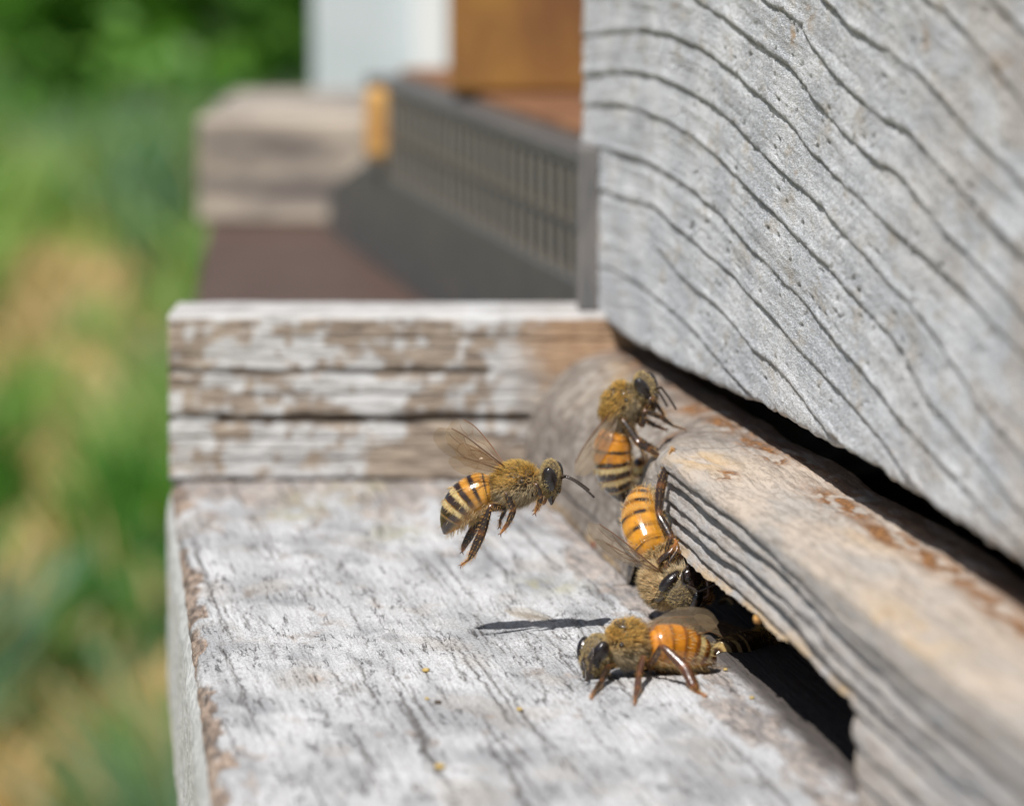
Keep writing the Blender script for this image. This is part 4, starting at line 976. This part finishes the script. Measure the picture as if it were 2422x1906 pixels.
        lo = link('leg', npmesh('leg', V - off, F, True, cc), [M['leg']], root)
        ho = link('bristles', npmesh('bristles', hV, hF, True, hC), [M['fur']], lo); ho['kind'] = 'stuff'
        # claws
        d_ = nrm(pts[-1] - pts[-2]); sdv = nrm(np.cross(d_, (0.2, -1, .3)))
        Va, Fa, nb = [], [], 0
        for s_ in (-1, 1):
            e = pts[-1]; v, f_, _ = tube([e, e + d_ * .018 + sdv * s_ * .014, e + d_ * .022 + sdv * s_ * .02 + np.array([0, 0, -.012])], [.006, .005, .001], 5, 2)
            Va.append(v); Fa.append(f_ + nb); nb += len(v)
        link('claw', npmesh('claw', np.vstack(Va) - off, np.vstack(Fa)), [M['vein']], lo)
    for s_ in (-1, 1):
        V, F = ICO3; sdv = nrm(np.cross(tax, up)); c_ = th + tax * .06 * sc + up * .06 * sc + sdv * s_ * .195 * sc
        link('tegula', npmesh('tegula', c_ - off + V * np.array([.026, .022, .022]) * sc, F), [M['blackg']], root)
    V, F = ICO3; c_ = th + tax * .01 + up * .175 * sc; sdv = nrm(np.cross(tax, up))
    link('scutum', npmesh('scutum', c_ - off + V[:, 0:1] * tax * .10 * sc + V[:, 1:2] * sdv * .10 * sc + V[:, 2:3] * up * .028 * sc, F, True, np.tile((.045, .03, .015), (len(V), 1)), attrs={'gloss': np.full(len(V), .5), 'seg': np.zeros(len(V))}), [M['cut']], root)
    # --- wings
    for wg in sp['wings']:
        w_ = wing(root, G(wg['root']) - off, G(wg['tip']) - off, wg['side'], wg['kind'], wg.get('alpha', .35), wg.get('width', 1.0))
    return root

def Z1(*l): return [(1000 + q[0] / 4.067, 960 + q[1] / 4.067) + tuple(q[2:]) for q in l]
def Z2(*l): return [(1340 + q[0] / 4.744, 860 + q[1] / 4.744) + tuple(q[2:]) for q in l]
def Z3(*l): return [(1380 + q[0] / 4.879, 1150 + q[1] / 4.879) + tuple(q[2:]) for q in l]
def Z4(*l): return [(1340 + q[0] / 4.175, 1420 + q[1] / 4.175) + tuple(q[2:]) for q in l]
LR = [.022, .03, .028, .022, .013, .007]

# ---- flying bee
bee('honey_bee', 'honey bee hovering in flight above the landing board, facing the reducer', dict(
    seed=11, D=44.4, thorax=Z1((905, 745))[0], neck=Z1((1105, 705))[0], petiole=Z1((700, 800))[0], abd_mid=Z1((400, 800))[0], tip=Z1((205, 1235))[0],
    head=Z1((1225, 700, -.01))[0], up=(-.25, -.12, 1), aup=(-.62, -.25, .75), face=(.93, -.22, -.02), down=(.30, 0, -.95),
    bands=(.18, .36, .46, .60, .58, 1.0), dmin=.12, amber=(.52, .25, .035), hairs=9000, abd_h=.20,
    antennae=[Z1((1335, 690, -.06), (1375, 680, -.14), (1490, 720, -.16), (1650, 880, -.16)), Z1((1325, 680, .05), (1365, 672, .12), (1470, 700, .2), (1600, 810, .25))],
    legs=[
        dict(p=Z1((1070, 860, -.08), (1085, 745, -.16), (1140, 875, -.16), (1110, 950, -.15), (1080, 1030, -.15)), r=[.03, .024, .028, .018, .008]),
        dict(p=Z1((860, 930, -.10), (800, 830, -.20), (875, 1000, -.20), (820, 1130, -.19), (750, 1225, -.19)), r=[.035, .03, .032, .026, .009]),
        dict(p=Z1((790, 990, -.10), (655, 950, -.2), (565, 1230, -.2), (480, 1415, -.2), (440, 1480, -.2), (370, 1530, -.2)), r=[.035, .024, .050, .042, .013, .007], bulge=.12, h=420, flat=.6),
        dict(p=Z1((790, 970, .10), (600, 1000, .2), (480, 1200, .2), (400, 1340, .2), (380, 1400, .2)), r=[.035, .026, .05, .035, .012], bulge=.12, flat=.6),
        dict(p=Z1((890, 930, .10), (800, 980, .2), (745, 1100, .2), (740, 1160, .2)), r=[.03, .022, .016, .008]),
        dict(p=Z1((1060, 870, .08), (1110, 850, .14), (1130, 940, .15), (1080, 1000, .15)), r=[.03, .024, .02, .008])],
    wings=[dict(kind='forewing', root=Z1((800, 590, -.05))[0], tip=Z1((250, 150, -.55))[0], side=(-.3, .5, -.6), alpha=.09, width=1.0),
           dict(kind='hindwing', root=Z1((770, 620, -.05))[0], tip=Z1((330, 430, -.5))[0], side=(-.3, .5, -.6), alpha=.09),
           dict(kind='forewing', root=Z1((800, 580, .08))[0], tip=Z1((380, 60, .75))[0], side=(-.5, -.2, -.6), alpha=.09),
           dict(kind='hindwing', root=Z1((770, 600, .08))[0], tip=Z1((400, 300, .6))[0], side=(-.5, -.2, -.6), alpha=.09)]))

# ---- bee climbing on the reducer (uppermost)
bee('honey_bee', 'uppermost honey bee clinging to reducer, head up, folded wing hanging down', dict(
    seed=12, D=47.2, thorax=Z2((640, 440))[0], neck=Z2((800, 320))[0], petiole=Z2((560, 690))[0], abd_mid=Z2((430, 1130, .0))[0], tip=Z2((660, 1560, .05))[0],
    head=Z2((880, 290, -.02))[0], up=(-.85, -.25, .45), aup=(-.55, -.8, .1), face=(.75, -.30, .25), down=(.45, -.1, -.85),
    bands=(.06, .24, .36, .55, .55, .9), dmin=.15, amber=(.54, .22, .02), hairs=8000, abd_w=.20, abd_h=.195,
    antennae=[Z2((985, 290, -.06), (1060, 265, -.1), (1150, 370, -.1), (1230, 515, -.1)), Z2((960, 300, .05), (1010, 280, .12), (1080, 380, .15), (1130, 480, .18))],
    legs=[
        dict(p=Z2((720, 640, -.06), (620, 610, -.2), (810, 890, -.3), (940, 970, -.45), (1050, 1040, -.75), (1105, 1095, -.95)), r=[.035, .028, .046, .036, .016, .008], bulge=.15, h=300, flat=.7),
        dict(p=Z2((800, 620, -.08), (855, 700, -.18), (870, 520, -.2), (1060, 600, -.16), (1200, 700, .1), (1330, 735, .42)), r=[.03, .03, .026, .028, .014, .007]),
        dict(p=Z2((840, 520, -.06), (910, 470, -.14), (950, 380, -.15), (1070, 540, -.05), (1110, 640, .1)), r=[.03, .028, .026, .02, .008]),
        dict(p=Z2((800, 560, .1), (900, 640, .2), (1000, 700, .2), (1120, 740, .15)), r=[.03, .026, .02, .008]),
        dict(p=Z2((720, 660, .1), (760, 820, .2), (900, 900, .22), (1000, 950, .2)), r=[.03, .03, .026, .01])],
    wings=[dict(kind='forewing', root=Z2((650, 360, -.16))[0], tip=Z2((10, 1180, -.10))[0], side=(.5, -.1, -.5), alpha=.36, width=.72),
           dict(kind='hindwing', root=Z2((640, 400, -.13))[0], tip=Z2((215, 1050, -.08))[0], side=(.9, .1, -.3), alpha=.34, width=.8),
           dict(kind='forewing', root=Z2((560, 330, .08))[0], tip=Z2((330, 1050, .35))[0], side=(.3, .8, -.2), alpha=.3)]))

# ---- bee in the middle, head down, face to the camera
bee('honey_bee', 'honey bee with shiny amber abdomen up and head down showing its face at the opening', dict(
    seed=13, D=44.75, thorax=Z3((945, 1130, .10))[0], neck=Z3((1070, 1160, -.05))[0], petiole=Z3((870, 840, .22))[0], abd_mid=Z3((580, 430, .45))[0], tip=Z3((700, -10, .9))[0],
    head=Z3((1160, 1165, -.22))[0], up=(-.35, -.85, -.15), aup=(-1, -.15, .25), face=(.12, -.96, .1), down=(.55, -.1, .80), scale=1.10, clyp=1.75,
    bands=(.16, .26, .30, .34, .4, .7), dmin=.0, abh=.01, palek=.15, patchy=.45, amber=(.56, .25, .022), hairs=11000, gold=(1.0, .80, .48), abd_w=.195,
    antennae=[Z3((1150, 1100, -.33), (1150, 990, -.40), (1240, 870, -.40), (1400, 760, -.36)), Z3((1205, 1150, -.33), (1330, 1210, -.42), (1420, 1180, -.42), (1560, 1105, -.42))],
    legs=[
        dict(p=Z3((960, 780, .1), (1020, 590, .12), (865, 320, .25), (890, 10, .6)) + Z2((1140, 1130, .85), (1160, 1060, .9), (1170, 990, .95), (1205, 955, 1.0)), r=[.03, .04, .036, .052, .038, .014, .011, .007], bulge=.16, h=420, flat=.75),
        dict(p=Z3((900, 900, -.02), (880, 860, -.14), (1010, 760, -.16), (1080, 640, -.1)), r=[.03, .032, .03, .012]),
        dict(p=Z3((930, 980, -.06), (960, 930, -.18), (1090, 730, -.14), (1060, 610, -.06)), r=[.03, .028, .026, .01]),
        dict(p=Z3((1060, 900, 0), (1110, 830, -.08), (1240, 670, -.04), (1265, 610, 0), (1215, 520, .04)), r=[.03, .028, .026, .014, .008], c=(.16, .06, .02)),
        dict(p=Z3((1300, 1300, -.05), (1450, 1240, -.2), (1430, 1060, -.25), (1400, 980, -.2)), r=[.03, .032, .026, .01], c=(.05, .02, .01)),
        dict(p=Z3((1150, 1300, .05), (1300, 1380, .0), (1440, 1330, .0), (1500, 1250, .08)), r=[.03, .03, .022, .01])],
    wings=[dict(kind='forewing', root=Z3((900, 990, -.08))[0], tip=Z3((125, 350, -.20))[0], side=(-.15, .3, -.9), alpha=.30, width=.68),
           dict(kind='hindwing', root=Z3((890, 1000, -.06))[0], tip=Z3((170, 560, -.18))[0], side=(-.2, .5, -.7), alpha=.34, width=.5)]))

# ---- walking bee
bee('honey_bee', 'honey bee walking left on the landing board in front of the arch, wings folded back', dict(
    seed=14, D=42.2, thorax=Z4((580, 420))[0], neck=Z4((410, 470, -.02))[0], petiole=Z4((740, 470, .02))[0], abd_mid=Z4((1090, 380, .12))[0], tip=Z4((1480, 600, .28))[0],
    head=Z4((275, 545, -.08))[0], up=(.05, -.2, 1), aup=(.1, -.25, 1), face=(-.84, -.44, .22), down=(-.20, -.12, -.93),
    bands=(.10, .16, .24, .35, .40, .7), dmin=.3, darkc=(.20, .07, .015), pstart=4, abh=.04, amber=(.52, .20, .018), hairs=9000, scale=1.07, gold=(1.0, .72, .25), abd_h=.20,
    antennae=[Z4((170, 570, -.28), (155, 590, -.34), (200, 680, -.40), (185, 790, -.42)), Z4((215, 570, -.22), (270, 470, -.40), (240, 640, -.46), (200, 800, -.45))],
    legs=[
        dict(p=Z4((470, 640, -.10), (410, 655, -.24), (340, 810, -.28), (270, 900, -.3), (245, 965, -.3)), r=[.03, .032, .028, .016, .007], foot=1),
        dict(p=Z4((740, 640, -.10), (760, 560, -.28), (712, 740, -.36), (700, 880, -.36), (680, 960, -.36), (670, 1025, -.36)), r=[.03, .03, .026, .032, .015, .008], foot=1, c=(.07, .03, .02)),
        dict(p=Z4((790, 640, -.08), (860, 590, -.22), (940, 440, -.30), (1170, 660, -.28), (1270, 870, -.28), (1280, 905, -.28), (1380, 940, -.26)), r=[.035, .034, .028, .056, .046, .014, .008], foot=1, bulge=.1, c=(.07, .028, .014), h=380, flat=.65),
        dict(p=Z4((800, 620, .06), (900, 640, .16), (980, 740, .16), (1060, 760, .16)), r=[.04, .05, .035, .012], c=(.16, .06, .02)),
        dict(p=Z4((700, 640, .1), (760, 600, .24), (790, 720, .28), (770, 770, .3)), r=[.03, .028, .024, .01]),
        dict(p=Z4((400, 660, .05), (330, 700, .1), (270, 740, .08), (300, 820, .06)), r=[.03, .024, .02, .008])],
    wings=[dict(kind='forewing', root=Z4((570, 385, -.12))[0], tip=Z4((1530, 330, .18))[0], side=(-.1, .55, .85), alpha=.26, width=.9),
           dict(kind='hindwing', root=Z4((620, 380, -.1))[0], tip=Z4((1230, 330, .12))[0], side=(-.1, .6, .8), alpha=.2),
           dict(kind='forewing', root=Z4((640, 300, .14))[0], tip=Z4((1290, 110, .72))[0], side=(.55, .45, -.20), alpha=.24),
           dict(kind='hindwing', root=Z4((660, 310, .14))[0], tip=Z4((1150, 190, .6))[0], side=(.5, .4, -.1), alpha=.2)]))

# ---- bees inside the opening and behind
def shade_bee(label, D, c, tip, th, hd, up, face, down, seed, amber=(.45, .18, .03), hairs=5000, bands=(.2, .3, .4, .5, .5, .8), legs=None):
    m = lambda a, b, k: tuple(a[i] + (b[i] - a[i]) * k for i in range(3))
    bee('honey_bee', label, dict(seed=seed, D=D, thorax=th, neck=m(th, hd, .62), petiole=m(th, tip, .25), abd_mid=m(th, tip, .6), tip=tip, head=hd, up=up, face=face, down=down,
        bands=bands, amber=amber, hairs=hairs,
        antennae=[[hd, (hd[0] + 30, hd[1] - 20, hd[2] - .05), (hd[0] + 70, hd[1], hd[2])], [hd, (hd[0] + 30, hd[1] - 20, hd[2] + .1), (hd[0] + 70, hd[1] + 10, hd[2] + .15)]],
        legs=legs if legs is not None else [dict(p=[(th[0] + k, th[1] + 30, th[2] + s_ * .1), (th[0] + k * 1.6, th[1] + 20, th[2] + s_ * .25), (th[0] + k * 2.0, th[1] + 60, th[2] + s_ * .3), (th[0] + k * 2.2, th[1] + 80, th[2] + s_ * .32)], r=[.03, .03, .024, .01], h=60) for k in (-20, 5, 25) for s_ in (-1, 1)],
        wings=[dict(kind='forewing', root=(th[0], th[1] - 35, th[2] - .1), tip=(tip[0] - (th[0] - tip[0]) * .05, tip[1] - 50, tip[2] - .3), side=(0, .8, .2), alpha=.35),
               dict(kind='forewing', root=(th[0], th[1] - 35, th[2] + .1), tip=(tip[0], tip[1] - 40, tip[2] + .35), side=(0, -.8, .2), alpha=.35)]))
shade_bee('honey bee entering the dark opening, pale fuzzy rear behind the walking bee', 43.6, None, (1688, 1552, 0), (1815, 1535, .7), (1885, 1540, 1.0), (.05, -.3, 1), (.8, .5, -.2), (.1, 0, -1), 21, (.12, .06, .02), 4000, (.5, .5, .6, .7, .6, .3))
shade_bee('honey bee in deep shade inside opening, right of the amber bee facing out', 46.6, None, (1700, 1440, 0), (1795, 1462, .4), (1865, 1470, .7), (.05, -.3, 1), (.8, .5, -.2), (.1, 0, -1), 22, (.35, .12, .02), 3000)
shade_bee('honey bee mostly hidden between the upper two bees, one orange ring of abdomen showing', 48.0, None, (1510, 1085, -.25), (1560, 1195, .1), (1585, 1250, .15), (-.6, -.6, .3), (.3, .5, -.8), (.7, 0, .5), 23, (.62, .27, .03), 2500, (.05, .2, .25, .2, .3, .4), legs=[])

# ================================================================== CRUMBS
M['pollen'] = mat_plain('yellow_pollen', (.38, .25, .07), (.48, .36, .14), 20, .8)
M['crumbd'] = mat_plain('dark_crumb', (.05, .04, .03), (.10, .07, .05), 20, .8)
M['crumbr'] = mat_plain('red_brown_crumb', (.16, .045, .02), (.25, .08, .03), 20, .5)
def crumb(px, py, r, m, label, name='pollen_crumb', cat='pollen', z=0.0):
    p = on_z(px, py, z); V, F = ico(2); R = np.random.default_rng(int(px))
    V = V * (1 + .35 * (R.random((len(V), 1)) - .5)) * np.array([r, r * 1.3, r * .6])
    o = link(name, npmesh(name, V, F), [m]); o.location = (p.x, p.y, p.z + r * .45); tag(o, label, cat)
crumb(1007, 1588, .035, M['pollen'], 'yellow pollen grain on the open middle of the landing board')
crumb(1010, 1654, .022, M['pollen'], 'pale yellow crumb just left of the dark chip')
crumb(1229, 1680, .030, M['pollen'], 'yellow crumb lying left below the walking bee')
crumb(1041, 1818, .045, M['pollen'], 'blurred yellow crumb nearest the bottom of the picture')
crumb(1778, 1652, .026, M['pollen'], 'bright yellow crumb at the shadow edge of the arch')
crumb(1716, 1585, .022, M['pollen'], 'yellow sliver under the tail of the walking bee')
crumb(1036, 1664, .035, M['crumbd'], 'small dark chip lying on white paint', 'dark_chip', 'chip')
crumb(1412, 1296, .075, M['crumbr'], 'red brown blurred lump beside the reducer foot', 'resin_lump', 'resin')
def resin():
    p = at(1793, 1464, 40.75); V, F = ico(3); V = V * (1 + .5 * (vn(V[:, 0] * 3 + 9, V[:, 2] * 3 + V[:, 1] * 2, 3) - .5))[:, None] * np.array([.045, .09, .045])
    o = link('resin_drop', npmesh('resin_drop', V, F), [M['amberw']]); o.location = p; tag(o, 'ochre resin drop on the lower lip of the arched opening', 'resin')
resin()
print('tris', sum(len(o.data.polygons) for o in bpy.data.objects if o.type == 'MESH'))
